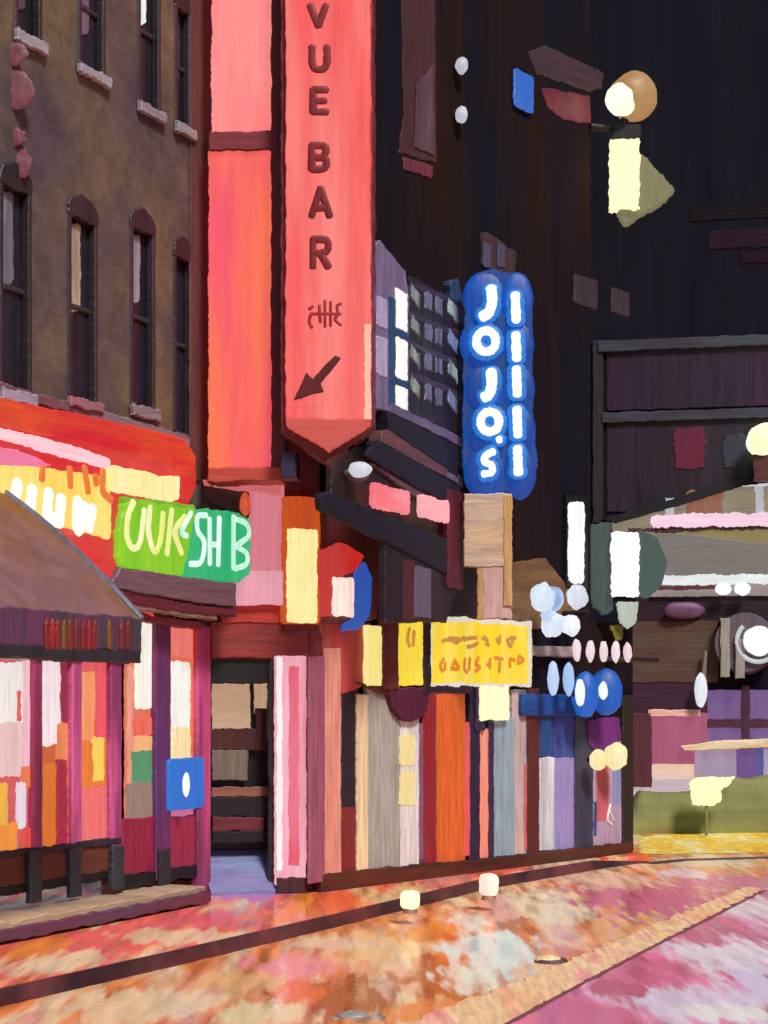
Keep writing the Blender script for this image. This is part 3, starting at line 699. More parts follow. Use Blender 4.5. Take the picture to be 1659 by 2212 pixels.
board('pane', PR, None, mat((92, 68, 82), rgb2=(74, 44, 52), amt=.8, rough=.3), f, .061, .075, poly=[(900, 180), (936, 140), (940, 335), (895, 318)], jit=.010)
board('pane', PR, None, mat((108, 48, 64), rgb2=(80, 40, 50), rough=.3), f, .001, .05, poly=[(872, 338), (938, 358), (934, 386), (872, 366)], jit=.010)
f = board('window', PR, None, mat((66, 48, 54), strokes='h', rgb2=(50, 36, 44)), tb, .001, .03, poly=[(1140, 112), (1178, 98), (1306, 158), (1300, 190), (1275, 200), (1160, 160)], jit=.010)
board('pane', PR, None, mat((110, 38, 56), rgb2=(80, 34, 48), rough=.3), f, .001, .04, poly=[(1168, 188), (1275, 206), (1278, 268), (1215, 258), (1185, 235)], jit=.010, rnd=.05)
f = board('window', PR, None, mat((66, 46, 50), rgb2=(50, 36, 42)), tb, .001, .03, poly=[(1040, 500), (1060, 505), (1116, 545), (1112, 612), (1040, 570)], jit=.010)
for x in (1052, 1082): board('pane', PR, (x-8, x+8, 525, 575), mat((74, 74, 96), rough=.3), f, .061, .072, jit=.015)
for b in ((1240, 1292, 598, 662), (1322, 1360, 626, 680)):
    board('window', PR, b, mat((62, 52, 60), rgb2=(46, 36, 46), rough=.4), tb, .001, .05, jit=.010, rnd=.04)
for y in (146, 252):
    s, z = PR.sz(981, y)
    lm = thing('wall_lamp', ('upper' if y < 200 else 'lower')+' of two small round grey white lamps on the dark upper wall', 'lamp', PR.P(s, z, .0))
    link('globe', blob_bm(PR.P(s, z, .10), .078, squash=(.85, .8, 1.15), jit=.1), lit((190, 190, 204), .95), lm, smooth=True)
    link('bracket', tube_bm(PR.P(s, z, .0), PR.P(s, z, .06), .03), DARK, lm)
bls = thing('blue_sign', 'small plain upright blue lit sign high on the dark wall', 'sign', PR.P(PR.hit(1132)[0], 6.5))
board('face', PR, (1112, 1154, 155, 236), lit((44, 104, 204), .85), bls, .08, .16, jit=.012, rnd=.05)
board('case', PR, (1116, 1150, 160, 232), DARK, bls, .001, .08)

# red wall panel with crescent sign
rw = thing('red_wall_panel', 'dusky red painted panel behind the crescent sign beneath the sloping navy canopy beam', 'wall panel', PR.P(.3, 2.0))
board('upper_panel', PR, None, mat((140, 68, 74), rgb2=(120, 84, 80), amt=.9), rw, .02, .20, poly=[(690, 1100), (832, 1165), (834, 1330), (760, 1350), (690, 1345)])
board('lower_panel', PR, None, mat((190, 70, 72), rgb2=(160, 90, 84), amt=.8), rw, .02, .19, poly=[(692, 1346), (800, 1346), (796, 1478), (740, 1500), (702, 1430)])
cs = thing('crescent_sign', 'red, white and blue lit sign with a curved blue edge on the dusky red panel', 'sign', PR.P(.5, 2.4))
board('red_part', PR, None, lit((216, 40, 34), .82), cs, .201, .28, poly=[(688, 1190), (740, 1170), (790, 1200), (770, 1232), (730, 1250), (724, 1330), (690, 1332)], rnd=.05)
board('white_part', PR, (720, 766, 1246, 1332), lit((252, 238, 224), 1.0, rgb2=(240, 180, 170)), cs, .281, .33, jit=.014, rnd=.03)
board('blue_edge', PR, None, lit((48, 92, 190), .8), cs, .28, .36, poly=[(766, 1250), (770, 1232), (790, 1212), (806, 1250), (800, 1330), (780, 1358), (742, 1365), (740, 1350), (766, 1336)], rnd=.03)

def shop(label, x): return thing('small_shop', label, 'shop front', PR.P(PR.hit(x)[0], .12))
nc = thing('pink_column', 'glowing pink and white striped column beside the dark doorway', 'column', PB.P(.9, .12))
board('shaft', PB, (595, 662, 1416, 1912), lit((238, 130, 156), .85, rgb2=(246, 190, 204), amt=.9, scale=.7), nc, .18, .36, rnd=.02, jit=.005)
board('stripe', PB, (598, 610, 1418, 1880), lit((250, 232, 236), 1.0), nc, .361, .38)
board('stripe', PB, (624, 646, 1440, 1870), lit((236, 86, 112), .8, rgb2=(244, 150, 170)), nc, .361, .375)
board('base', PB, (598, 664, 1896, 1930), mat((60, 30, 38)), nc, .18, .40)
a = shop('narrow mauve and peach striped shop front with a dark slot next to the pink column', 700)
board('mauve_pilaster', PR, (668, 703, 1418, 1908), mat((146, 84, 108), rgb2=(128, 66, 92)), a, .22, .30, jit=.004)
board('peach_pilaster', PR, (703, 738, 1400, 1900), mat((206, 144, 126), rgb2=(200, 120, 112)), a, .18, .28, jit=.005)
board('slot', PR, (738, 775, 1440, 1745), mat((38, 28, 44), rgb2=(30, 22, 24)), a, .02, .16, jit=.012)
board('crimson_panel', PR, (738, 775, 1742, 1896), mat((120, 26, 34)), a, .02, .17)
a = shop('grey shop front with a cream edge strip and a white poster under the maroon lantern', 830)
board('edge_strip', PR, (772, 796, 1500, 1892), mat((220, 200, 160), rgb2=(200, 176, 150)), a, .02, .24)
board('panel', PR, (794, 866, 1478, 1888), mat((150, 148, 142), rgb2=(168, 164, 158), rough=.4), a, .02, .20)
board('pilaster', PR, (866, 906, 1545, 1884), mat((212, 208, 206), rgb2=(190, 186, 190)), a, .02, .22)
for (y0, y1) in ((1588, 1652), (1668, 1738)):
    board('poster', PR, (864, 898, y0, y1), lit((246, 220, 150), .85, rgb2=(248, 240, 220)), a, .221, .25, jit=.015, rnd=.04)
board('purple_strip', PR, (900, 916, 1560, 1860), mat((120, 84, 116)), a, .02, .18)
board('green_foot', PR, (890, 928, 1826, 1880), mat((60, 82, 62), rgb2=(120, 40, 60)), a, .02, .17)
a = shop('orange painted shop door in a crimson frame under the yellow signs', 970)
board('frame', PR, (914, 944, 1488, 1876), mat((134, 22, 38)), a, .02, .20)
board('door', PR, (940, 1006, 1496, 1866), mat((206, 96, 44), rgb2=(190, 100, 30), amt=.8, rough=.4), a, .02, .17)
board('door_edge', PR, (1002, 1018, 1560, 1850), mat((220, 84, 84)), a, .02, .175)
board('frame', PR, (1016, 1038, 1480, 1868), mat((44, 30, 62), rgb2=(30, 24, 44)), a, .02, .20)
board('head', PR, (932, 1040, 1476, 1498), mat((56, 34, 70), strokes='h'), a, .02, .21)
a = shop('pale blue grey shop front with a salmon strip under the square cream lamp', 1090)
board('salmon_strip', PR, (1036, 1058, 1575, 1856), mat((226, 130, 112), rgb2=(240, 170, 150)), a, .02, .17)
board('frame', PR, (1056, 1068, 1560, 1860), mat((52, 36, 66)), a, .02, .20)
board('panel', PR, (1066, 1112, 1552, 1850), mat((136, 158, 172), rgb2=(120, 140, 160), rough=.4), a, .02, .18)
board('panel', PR, (1108, 1142, 1490, 1846), mat((160, 152, 158), rgb2=(206, 176, 160)), a, .02, .17)
board('pink_strip', PR, (1132, 1146, 1650, 1838), mat((190, 96, 110)), a, .02, .19)
board('post', PR, (1140, 1166, 1488, 1846), mat((92, 38, 32), rgb2=(60, 30, 30)), a, .02, .23)
a = shop('lilac and white shop front under the plain blue fascia', 1210)
board('white_panel', PR, (1164, 1198, 1636, 1838), mat((214, 216, 222), rgb2=(170, 172, 186), amt=.9), a, .02, .19)
board('lilac_panel', PR, (1196, 1244, 1636, 1836), mat((146, 130, 186), rgb2=(128, 140, 196), rough=.4), a, .02, .17)
board('blue_panel', PR, (1160, 1196, 1530, 1636), mat((32, 78, 136), rgb2=(30, 60, 110)), a, .02, .18)
board('blue_panel', PR, (1198, 1246, 1530, 1636), mat((50, 76, 150), rgb2=(70, 60, 140)), a, .02, .17)
board('slate_pilaster', PR, (1242, 1282, 1530, 1834), mat((54, 56, 78), rgb2=(40, 40, 58)), a, .02, .22)
a = shop('end shop window with a rose red stripe, below the purple banner', 1310)
board('panel', PR, (1278, 1350, 1600, 1830), mat((168, 148, 170), rgb2=(150, 130, 160)), a, .02, .16)
board('rose_stripe', PR, (1288, 1316, 1600, 1775), mat((190, 88, 98)), a, .02, .165)
board('blue_stripe', PR, (1322, 1344, 1660, 1740), mat((132, 136, 186)), a, .02, .166)
board('blue_stripe', PR, (1282, 1290, 1730, 1806), mat((40, 70, 130)), a, .02, .167)
board('corner_post', PR, (1346, 1369, 1500, 1838), mat((40, 32, 26), rgb2=(26, 22, 28)), a, .0, .24)
strokes('white_splash', PR, [[(1318, 1738), (1312, 1770), (1322, 1782)], [(1316, 1752), (1326, 1772)]], .03, .172, mat((226, 222, 226)), a)
bn = board('banner', PR, None, mat((110, 44, 120), rgb2=(92, 36, 96)), None, .05, .30, poly=[(1272, 1556), (1338, 1548), (1344, 1590), (1332, 1622), (1300, 1630), (1275, 1610)], loc=PR.P(5.2, 1.4), rnd=.04)
tag(bn, 'rounded purple hanging banner below the blue bubble sign', 'banner')
for i, (x, y, r, lab) in enumerate(((1292, 1642, 20, 'smaller of two cream globe lamps below the purple banner'), (1330, 1634, 27, 'larger of two cream globe lamps, nearest the dark corner post'))):
    s, z = PR.sz(x, y, .3)
    lm = thing('globe_lamp', lab, 'lamp', PR.P(s, z, .17))
    link('globe', blob_bm(PR.P(s, z, .30), r*21.5/F, squash=(.95, .9, 1.1), jit=.08), lit((246, 228, 160), .95, rgb2=(250, 240, 210)), lm, smooth=True)
    link('stem', tube_bm(PR.P(s, z, .16), PR.P(s, z, .3), .025), DARK, lm)

# yellow signs
RD2 = mat((200, 110, 30))
y1 = thing('yellow_sign', 'small pale cream yellow sign nearest the red wall panel', 'sign', PR.P(PR.hit(812)[0], 1.7), 'yellow signs over the shops')
board('face', PR, (793, 832, 1352, 1482), lit((248, 228, 130), .95, rgb2=(250, 236, 170)), y1, .22, .38)
y2 = thing('yellow_sign', 'narrow bright yellow sign with one orange mark, between two dark posts', 'sign', PR.P(PR.hit(890)[0], 1.7), 'yellow signs over the shops')
board('face', PR, (858, 920, 1340, 1480), lit((250, 214, 40), .92, rgb2=(250, 228, 100)), y2, .22, .40)
strokes('mark', PR, [[(884, 1358), (880, 1380), (884, 1396)], [(894, 1364), (892, 1394)]], .05, .402, lit((226, 150, 34), .8), y2)
y3 = thing('yellow_sign', 'wide bright yellow sign with two rows of smudged orange lettering', 'sign', PR.P(PR.hit(1040)[0], 1.7), 'yellow signs over the shops')
board('case', PR, (926, 1150, 1336, 1482), lit((236, 228, 214), .85), y3, .22, .40, jit=.012)
board('face', PR, (934, 1142, 1346, 1476), lit((250, 212, 34), .92, rgb2=(250, 224, 110), amt=.9), y3, .401, .43, jit=.012)
def yz(x, y): return (921.6+x*.14473, 1316.6+y*.14473)
r1 = [[(230, 470), (330, 450), (420, 480)], [(330, 430), (480, 440)], [(430, 500), (560, 420)], [(560, 450), (640, 430), (740, 420)], [(610, 560), (700, 540), (760, 500)], [(830, 430), (900, 450), (880, 520)], [(860, 400), (920, 540)],
      [(1040, 440), (1070, 500)], [(1090, 400), (1080, 510)], [(1200, 440), (1230, 540)], [(1240, 430), (1320, 420)], [(1290, 440), (1250, 560)]]
r2 = [[(250, 740), (200, 830), (230, 920)], [(270, 800), (270, 900)], [(420, 760), (370, 870)], [(420, 770), (480, 870)], [(360, 880), (470, 890)], [(570, 740), (560, 880), (600, 940)], [(640, 730), (630, 900)], [(770, 720), (730, 820), (790, 860), (730, 920)],
      [(900, 830), (950, 740)], [(940, 750), (940, 870)], [(1020, 720), (1130, 740)], [(1090, 740), (1080, 930)], [(1240, 740), (1240, 850)], [(1250, 730), (1310, 760)], [(1370, 700), (1360, 810)], [(1380, 690), (1440, 750), (1390, 800)]]
strokes('letter', PR, [[yz(*p) for p in l] for l in r1], .046, .432, lit((206, 146, 70), .8, rgb2=(220, 150, 50)), y3)
strokes('letter', PR, [[yz(*p) for p in l] for l in r2], .046, .432, lit((232, 136, 20), .85), y3)
p = board('post', PR, (829, 862, 1310, 1490), mat((104, 40, 36), rgb2=(70, 30, 34)), None, .22, .46, loc=PR.P(PR.hit(845)[0], 1.8))
tag(p, 'rust brown upright post between the two smaller yellow signs', 'post')
p = board('post', PR, (917, 932, 1150, 1500), mat((34, 24, 34)), None, .22, .46, loc=PR.P(PR.hit(925)[0], 1.8))
tag(p, 'thin black upright post between the narrow and the wide yellow sign', 'post')
hl = thing('maroon_lantern', 'dark maroon hanging lantern on a slanted bracket under the small yellow signs', 'lantern', PR.P(PR.hit(885)[0], 1.5, .3))
board('bracket', PR, None, mat((96, 40, 36)), hl, .24, .36, poly=[(770, 1474), (850, 1484), (870, 1502), (830, 1500)])
board('bowl', PR, None, mat((70, 20, 46), rgb2=(96, 26, 60)), hl, .10, .42, poly=[(838, 1488), (928, 1484), (926, 1530), (905, 1556), (880, 1560), (856, 1540)], rnd=.06)
sl = thing('square_lamp', 'square cream lit lamp under the wide yellow sign', 'lamp', PR.P(PR.hit(1070)[0], 1.5, .2))
board('face', PR, (1041, 1101, 1482, 1556), lit((252, 244, 196), 1.05), sl, .28, .42, jit=.012, rnd=.03)
board('case', PR, (1030, 1050, 1484, 1578), mat((48, 36, 70)), sl, .20, .30)
bf = thing('blue_fascia', 'plain dark blue fascia board over the lilac shop', 'fascia', PR.P(PR.hit(1190)[0], 1.5))
board('fascia_board', PR, (1130, 1252, 1500, 1546), mat((24, 70, 140), strokes='h', rgb2=(20, 50, 100)), bf, .18, .36)
cap = thing('lamp_pair', 'pair of slim pale blue lamps above the plain blue fascia', 'lamps', PR.P(PR.hit(1212)[0], 1.7))
for x in (1195, 1228):
    s, z = PR.sz(x, 1466, .36)
    link('lamp', blob_bm(PR.P(s, z, .36), .085, squash=(.75, .6, 2.2)), lit((160, 192, 236), .95, rgb2=(210, 226, 246)), cap, smooth=True)
link('rail', tube_bm(PR.P(PR.hit(1180)[0], PR.sz(1210, 1498, .3)[1], .3), PR.P(PR.hit(1245)[0], PR.sz(1210, 1498, .3)[1], .3), .03), DARK, cap)
bbs = thing('bubble_sign', 'rounded blue bubble sign with two white ovals beside the slim pale blue lamps', 'sign', PR.P(PR.hit(1300)[0], 1.6, .3))
s, z = PR.sz(1272, 1500, .4); BLU = lit((10, 84, 176), .85, rgb2=(24, 104, 206), amt=.8, var=.2)
link('bubble', blob_bm(PR.P(s, z, .35), .25, squash=(.62, .45, 1.05), jit=.05), BLU, bbs, smooth=True)
s2, z2 = PR.sz(1317, 1496, .4)
link('bubble', blob_bm(PR.P(s2, z2, .35), .27, squash=(.72, .45, 1.0), jit=.05), BLU, bbs, smooth=True)
for x, y, r in ((1258, 1496, .075), (1308, 1492, .07)):
    s, z = PR.sz(x, y, .50)
    link('oval', blob_bm(PR.P(s, z, .47), r, squash=(.75, .6, 2.1 if x < 1270 else 1.5)), lit((232, 240, 250), 1.1), bbs, smooth=True)
pr_ = thing('lamp_row', 'row of five small pinkish white lamps on a dark rail above the blue bubble sign', 'lamps', PR.P(PR.hit(1305)[0], 1.9, .3))
zr = PR.sz(1305, 1407, .4)[1]
for x in (1246, 1275, 1304, 1330, 1356):
    s, z = PR.sz(x, 1407, .40)
    link('lamp', blob_bm(PR.P(s, zr, .40), .062, squash=(.8, .7, 2.0), jit=.1), lit((232, 208, 214), .95, rgb2=(244, 230, 234)), pr_, smooth=True)
link('rail', tube_bm(PR.P(PR.hit(1235)[0], zr-.08, .34), PR.P(PR.hit(1366)[0], zr-.08, .34), .03), DARK, pr_)
sh = board('shelf', PR, (1150, 1242, 1396, 1418), mat((150, 136, 134), strokes='h', rgb2=(110, 80, 86)), None, .02, .36, loc=PR.P(PR.hit(1195)[0], 1.9))
tag(sh, 'short greyish wall shelf between the wide yellow sign and the row of pinkish lamps', 'shelf')
ob = board('wall_panel', PR, None, mat((116, 86, 54), strokes='h', rgb2=(84, 56, 40), amt=.8), None, .02, .10, poly=[(1105, 1215), (1180, 1205), (1245, 1290), (1250, 1350), (1150, 1360), (1105, 1340)], loc=PR.P(PR.hit(1180)[0], 2.0))
tag(ob, 'ochre brown wall panel behind the cluster of pale blue globes', 'wall panel')
cl = thing('globe_cluster', 'cluster of pale blue and white globe lamps above the wide yellow sign', 'lamps', PR.P(PR.hit(1210)[0], 2.2, .3))
for x, y, r, c in ((1176, 1290, 27, (196, 220, 240)), (1200, 1292, 25, (130, 164, 220)), (1247, 1290, 24, (204, 210, 222)), (1200, 1348, 26, (206, 222, 244)), (1232, 1350, 22, (232, 236, 244)), (1186, 1328, 14, (180, 200, 236))):
    s, z = PR.sz(x, y, .4)
    link('globe', blob_bm(PR.P(s, z, .36+.02*(x % 5)), r*21/F, squash=(.95, .6, 1.08), jit=.14), lit(c, .95, rgb2=(236, 242, 250), amt=.7), cl, smooth=True)
link('bracket', tube_bm(PR.P(PR.hit(1212)[0], PR.sz(1212, 1320, .3)[1], .02), PR.P(PR.hit(1212)[0], PR.sz(1212, 1320, .3)[1], .36), .03), DARK, cl)

# beige pier under the blue blade sign
bp_ = thing('beige_pier', 'pale beige stone pier carrying the blue blade sign, wider at its head', 'pier', PR.P(PR.hit(1060)[0], 1.9))
BEI = mat((178, 160, 146), strokes='h', rgb2=(190, 160, 110), rough=.6)
board('head', PJ, (1002, 1106, 1066, 1225), BEI, bp_, -.15, .02)
board('shaft', PJ, (1042, 1105, 1224, 1338), mat((180, 156, 150), rgb2=(190, 140, 146)), bp_, -.15, .0)
board('edge_strip', PJ, (1088, 1106, 1070, 1310), mat((186, 150, 92)), bp_, .021, .035)
board('edge_strip', PJ, (1030, 1044, 1215, 1338), mat((176, 146, 84)), bp_, -.12, -.005)
sup = board('dark_recess', PR, (970, 1040, 1185, 1345), mat((44, 20, 28), strokes='h'), None, .02, .2, loc=PR.P(PR.hit(1000)[0], 2.2))
tag(sup, 'dark maroon boarded recess beside the beige pier above the wide yellow sign', 'recess')

# ------------------------------------------------------------------ blue blade sign JOJO'S
jj = thing('blue_blade_sign', "glowing blue bubble blade sign reading JOJO'S down its face", 'sign', PJ.P(1.2, 3.0))
cz = [640, 742, 838, 930, 1020]
BL1 = lit((4, 64, 154), .82, rgb2=(12, 90, 194), amt=.9, var=.22)
board('case', PJ, None, lit((6, 62, 140), .75, rgb2=(12, 84, 176)), jj, -.22, -.06, poly=[(1004, 640), (1030, 590), (1060, 578), (1140, 600), (1150, 640), (1152, 900), (1162, 1000), (1150, 1040), (1125, 1062), (1060, 1060), (1006, 1050), (998, 980), (1000, 800)], rnd=.06)
for i, y in enumerate(cz):
    s, z = PJ.sz(1050-(8 if i in (1,) else 0), y, .03)
    link('bubble', blob_bm(PJ.P(s, z, -.06), .26, squash=(.90, .24, 1.08), jit=.04), BL1, jj, smooth=True)
    s, z = PJ.sz(1116+i*2, y, .03)
    link('bubble', blob_bm(PJ.P(s, z, -.06), .25, squash=(.68, .24, 1.10), jit=.04), BL1, jj, smooth=True)
WH = lit((246, 248, 250), 1.15, rgb2=(216, 232, 246), amt=.6)
HALO = lit((44, 128, 222), .9, rgb2=(24, 108, 208), var=.2)
def jstroke(ln, w):
    link('halo', stroke_bm(PJ, [PJ.sz(x, y, .04) for x, y in ln], w+.09, .0, .035), HALO, jj, smooth=True)
    link('letter', stroke_bm(PJ, [PJ.sz(x, y, .06) for x, y in ln], w, .055, .018), WH, jj, smooth=True)
jstroke([(1061, 622), (1063, 650), (1056, 674), (1042, 684)], .11)
jstroke([(1061, 802), (1062, 830), (1056, 852), (1046, 858)], .11)
def ring(cx, cy, r):
    return [(cx+r*math.cos(t), cy+r*math.sin(t)*1.08) for t in [2*math.pi*k/12 for k in range(13)]]
jstroke(ring(1050, 737, 21), .088); jstroke(ring(1058, 911, 20), .088)
jstroke([(1066, 975), (1050, 984), (1046, 996), (1062, 1006), (1062, 1020), (1044, 1024)], .075)
jstroke([(1078, 946), (1079, 953)], .065)
for i, (y0, y1) in enumerate(((636, 692), (722, 775), (796, 852), (883, 940), (968, 1022))):
    link('halo', stroke_bm(PJ, [PJ.sz(1113+i*1.2, y0, .04), PJ.sz(1114+i*1.2, (y0+y1)/2, .04), PJ.sz(1115+i*1.2, y1, .04)], .19, .0, .035), HALO, jj, smooth=True)
    link('light_bar', stroke_bm(PJ, [PJ.sz(1113+i*1.2, y0, .06), PJ.sz(1114+i*1.2, (y0+y1)/2, .06), PJ.sz(1115+i*1.2, y1, .06)], .095, .055, .018), WH, jj, smooth=True)

# ------------------------------------------------------------------ theatre canopy with letter board
tm = thing('theatre_canopy', 'dark theatre canopy with a black letter board of pale tiles and navy sloping beams', 'canopy', PM.P(.8, 3.0))
LIL = mat((118, 106, 142), rgb2=(96, 84, 120))
board('pylon', PM, None, LIL, tm, -.3, -.02, poly=[(803, 540), (822, 518), (876, 585), (884, 640), (884, 900), (803, 880)], rnd=.02)
board('blue_strip', PM, (840, 858, 640, 885), mat((30, 66, 110)), tm, -.1, .0)
for y0, y1 in ((642, 708), (728, 812)): board('pylon_pane', PM, (815, 838, y0, y1), mat((168, 160, 196), rgb2=(150, 140, 190)), tm, -.1, .012, rnd=.03)
for y0, y1 in ((628, 712), (732, 818), (835, 885)): board('pylon_light', PM, (856, 881, y0, y1), lit((246, 244, 242), 1.05), tm, -.1, .02, jit=.012)
for y in (720, 826): board('pylon_band', PM, (853, 884, y-8, y+10), mat((24, 64, 112)), tm, -.1, .025)
lbd = board('letter_board', PM, None, mat((28, 22, 30), rgb2=(44, 34, 50)), tm, -.25, .0, poly=[(884, 596), (900, 600), (985, 655), (1000, 690), (1000, 1010), (884, 905)], jit=.015)
board('crest', PM, None, mat((40, 66, 106)), tm, -.2, .03, poly=[(972, 608), (990, 602), (1000, 640), (998, 700), (982, 680)], rnd=.03)
for k, yb_ in enumerate((640, 706, 770, 836)):
    for j, (x0, x1) in enumerate(((886, 910), (917, 936), (940, 958), (966, 992))):
        c = [(158, 182, 172), (126, 124, 156), (120, 118, 146), (150, 178, 186)][j]
        if j == 3: c = [(158, 184, 184), (120, 150, 190), (150, 186, 180), (134, 160, 200)][k]
        s0, z0_ = PM.sz((x0+x1)/2, yb_+(x0-890)*.40, .01)
        hw = (PM.hit(x1)[0]-PM.hit(x0)[0])/2
        hh = .115 if j in (0, 3) else .135
        sl_ = -.04 if j in (0, 3) else 0
        hw *= .82; hh *= .66
        board_bm = slab_bm(PM, [(s0-hw, z0_-hh-sl_), (s0+hw, z0_-hh+sl_), (s0+hw, z0_+hh+sl_), (s0-hw, z0_+hh-sl_)], -.02, .012, jit=.014, rnd=.02)
        link('letter_tile', board_bm, mat(c, rgb2=(70, 70, 96), amt=.9, var=.4), lbd)
    if k < 4:
        y = yb_-34
        board('rail', PM, None, mat((58, 46, 66), strokes='h', rgb2=(34, 26, 36)), tm, -.02, .03, poly=[(886, y), (1000, y+46), (1000, y+62), (886, y+14)], jit=.012)
for x in (913, 938, 961): board('stile', PM, None, mat((22, 18, 24)), tm, -.02, .02, poly=[(x-2.5, 622+(x-890)*.4), (x+2.5, 622+(x-890)*.4), (x+2.5, 880+(x-890)*.4), (x-2.5, 880+(x-890)*.4)], jit=.004)
BEAMN = mat((15, 14, 38), strokes='h', rgb2=(11, 10, 22), rough=.7); LILT = mat((104, 92, 120), strokes='h', rgb2=(70, 64, 96))
board('trim', PM, None, LILT, tm, -.2, .06, poly=[(850, 872), (1000, 945), (1000, 965), (838, 888)])
board('beam', PM, None, BEAMN, tm, -.3, .10, poly=[(838, 888), (990, 965), (990, 1030), (842, 930)])
board('beam', PM, None, mat((98, 62, 64), strokes='h', rgb2=(74, 46, 50)), tm, -.3, .08, poly=[(826, 934), (842, 926), (935, 985), (975, 1020), (960, 1030), (920, 1010), (824, 955)])
board('trim', PM, None, LILT, tm, -.2, .07, poly=[(930, 992), (1000, 1030), (1000, 1052), (935, 1012)])
board('beam', PM, None, BEAMN, tm, -.3, .12, poly=[(800, 968), (824, 952), (995, 1052), (995, 1098), (900, 1052), (790, 985)])
board('trim', PM, None, mat((96, 74, 86), strokes='h', rgb2=(66, 52, 60)), tm, -.3, .05, poly=[(800, 1000), (830, 1010), (985, 1100), (960, 1110), (900, 1075)])
board('soffit', PM, None, mat((34, 21, 20), strokes='h', rgb2=(48, 22, 24)), tm, -.2, -.05, poly=[(716, 1005), (765, 962), (800, 975), (990, 1090), (990, 1190), (800, 1110), (716, 1072)])
board('long_beam', PM, None, BEAMN, tm, -.05, .14, poly=[(694, 1068), (712, 1062), (990, 1174), (1000, 1215), (1000, 1260), (830, 1168), (696, 1100)])
board('bracket_post', PM, None, mat((22, 16, 36), rgb2=(46, 20, 28)), tm, -.1, .08, poly=[(832, 1160), (1000, 1240), (965, 1345), (832, 1345)])
board('lilac_pane', PM, (896, 932, 1224, 1335), mat((92, 86, 110), rgb2=(80, 72, 100)), tm, .0, .10)
board('maroon_pane', PM, (872, 896, 1210, 1340), mat((72, 24, 40)), tm, .0, .095)
board('maroon_strip', PM, (968, 1002, 1060, 1270), mat((92, 20, 42), rgb2=(54, 20, 40)), tm, -.2, .16)
for (x0, x1, y0, y1, c, lab) in ((810, 887, 1053, 1102, (240, 110, 120), 'deeper pink of the two small light boxes under the theatre canopy'), (912, 972, 1076, 1122, (244, 164, 170), 'paler pink of the two small light boxes, beside the beige pier')):
    t = thing('pink_light_box', lab, 'light box', PM.P(PM.hit((x0+x1)/2)[0], 3.0), 'pink light boxes under the canopy')
    board('face', PM, (x0, x1, y0, y1), lit(c, .95, strokes='h', rgb2=(248, 180, 186)), t, .1, .26, jit=.012, rnd=.04)
ol = thing('oval_spotlight', 'white oval spotlight under the canopy near the point of the red blade sign', 'lamp', PM.P(0, 3.6))
s, z = PM.sz(789, 1014, .2)
link('lens', blob_bm(PM.P(s, z, .15), .12, squash=(.9, .5, .6)), lit((226, 232, 236), 1.0, rgb2=(150, 160, 176)), ol, smooth=True)
link('shell', blob_bm(PM.P(s+.08, z-.03, .08), .13, squash=(.9, .6, .55)), mat((110, 92, 96)), ol, smooth=True)

# ------------------------------------------------------------------ far building with lit gallery
fb_ = thing('far_building', 'dark purple grey building with pale stone bands and a lit ground floor gallery', 'building', PF.P(0, 0))
FW = mat((25, 23, 35), rgb2=(17, 20, 32), amt=1.0, rough=.85, scale=.35)
link('wall', holed_wall_bm(PF, -2.5, 16, 0, 16, [], 0, 6, .1), FW, fb_)
BAND = mat((58, 66, 76), strokes='h', rgb2=(52, 44, 60), amt=.8)
board('stone_band', PF, (1292, 2000, 722, 746), BAND, fb_, .001, .22)
board('stone_band', PF, (1300, 2000, 880, 902), BAND, fb_, .001, .2)
board('stone_pier', PF, (1280, 1302, 735, 1130), mat((40, 36, 42), rgb2=(40, 36, 44)), fb_, .001, .14)
board('window_strip', PF, (1310, 1900, 748, 878), mat((48, 38, 54), rgb2=(62, 36, 58), amt=.8, rough=.3, scale=.4), fb_, .001, .06)
board('window_strip', PF, (1310, 1900, 904, 1100), mat((50, 42, 54), rgb2=(38, 32, 42), rough=.3, scale=.4), fb_, .001, .05)
board('maroon_window', PF, (1458, 1524, 925, 1012), mat((96, 28, 56), rgb2=(80, 30, 54)), fb_, .05, .09, jit=.03)
board('slate_window', PF, (1562, 1612, 940, 1012), mat((50, 54, 70)), fb_, .05, .085, jit=.03)
board('ledge', PF, None, mat((26, 26, 32), strokes='h'), fb_, .001, .30, poly=[(1300, 1120), (1480, 1070), (1560, 1035), (1760, 1000), (1760, 1030), (1600, 1050), (1480, 1088), (1330, 1130)])
for b, c in (((1490, 1800, 440, 470), (30, 24, 29)), ((1530, 1800, 492, 532), (42, 27, 42)), ((1600, 1800, 540, 566), (36, 23, 36))):
    board('upper_window', PF, b, mat(c, strokes='h', rough=.85), fb_, .001, .03, jit=.012)
gal = board('gallery', PF, None, lit((140, 130, 114), .85, rgb2=(150, 140, 112), strokes='h', amt=.8), fb_, .06, .12,
            poly=[(1322, 1125), (1400, 1100), (1500, 1070), (1560, 1050), (1800, 1010), (1800, 1285), (1322, 1285)])
board('warm_panel', PF, (1482, 1560, 1062, 1115), lit((150, 88, 66), .85, rgb2=(140, 110, 90)), gal, .121, .16, jit=.03)
board('olive_band', PF, None, lit((150, 136, 84), .8, strokes='h'), gal, .121, .15, poly=[(1400, 1146), (1800, 1142), (1800, 1172), (1640, 1172), (1500, 1154)])
board('grey_band', PF, None, lit((124, 118, 112), .85, strokes='h', rgb2=(114, 108, 106)), gal, .121, .145, poly=[(1420, 1154), (1500, 1156), (1640, 1174), (1800, 1174), (1800, 1242), (1410, 1242)])
board('shelf_shadow_board', PF, (1358, 1800, 1135, 1146), mat((72, 46, 44), strokes='h'), gal, .121, .22, jit=.02)
board('pink_tube', PF, (1408, 1800, 1108, 1136), lit((240, 204, 224), 1.0, strokes='h'), gal, .16, .30, jit=.02, rnd=.05)
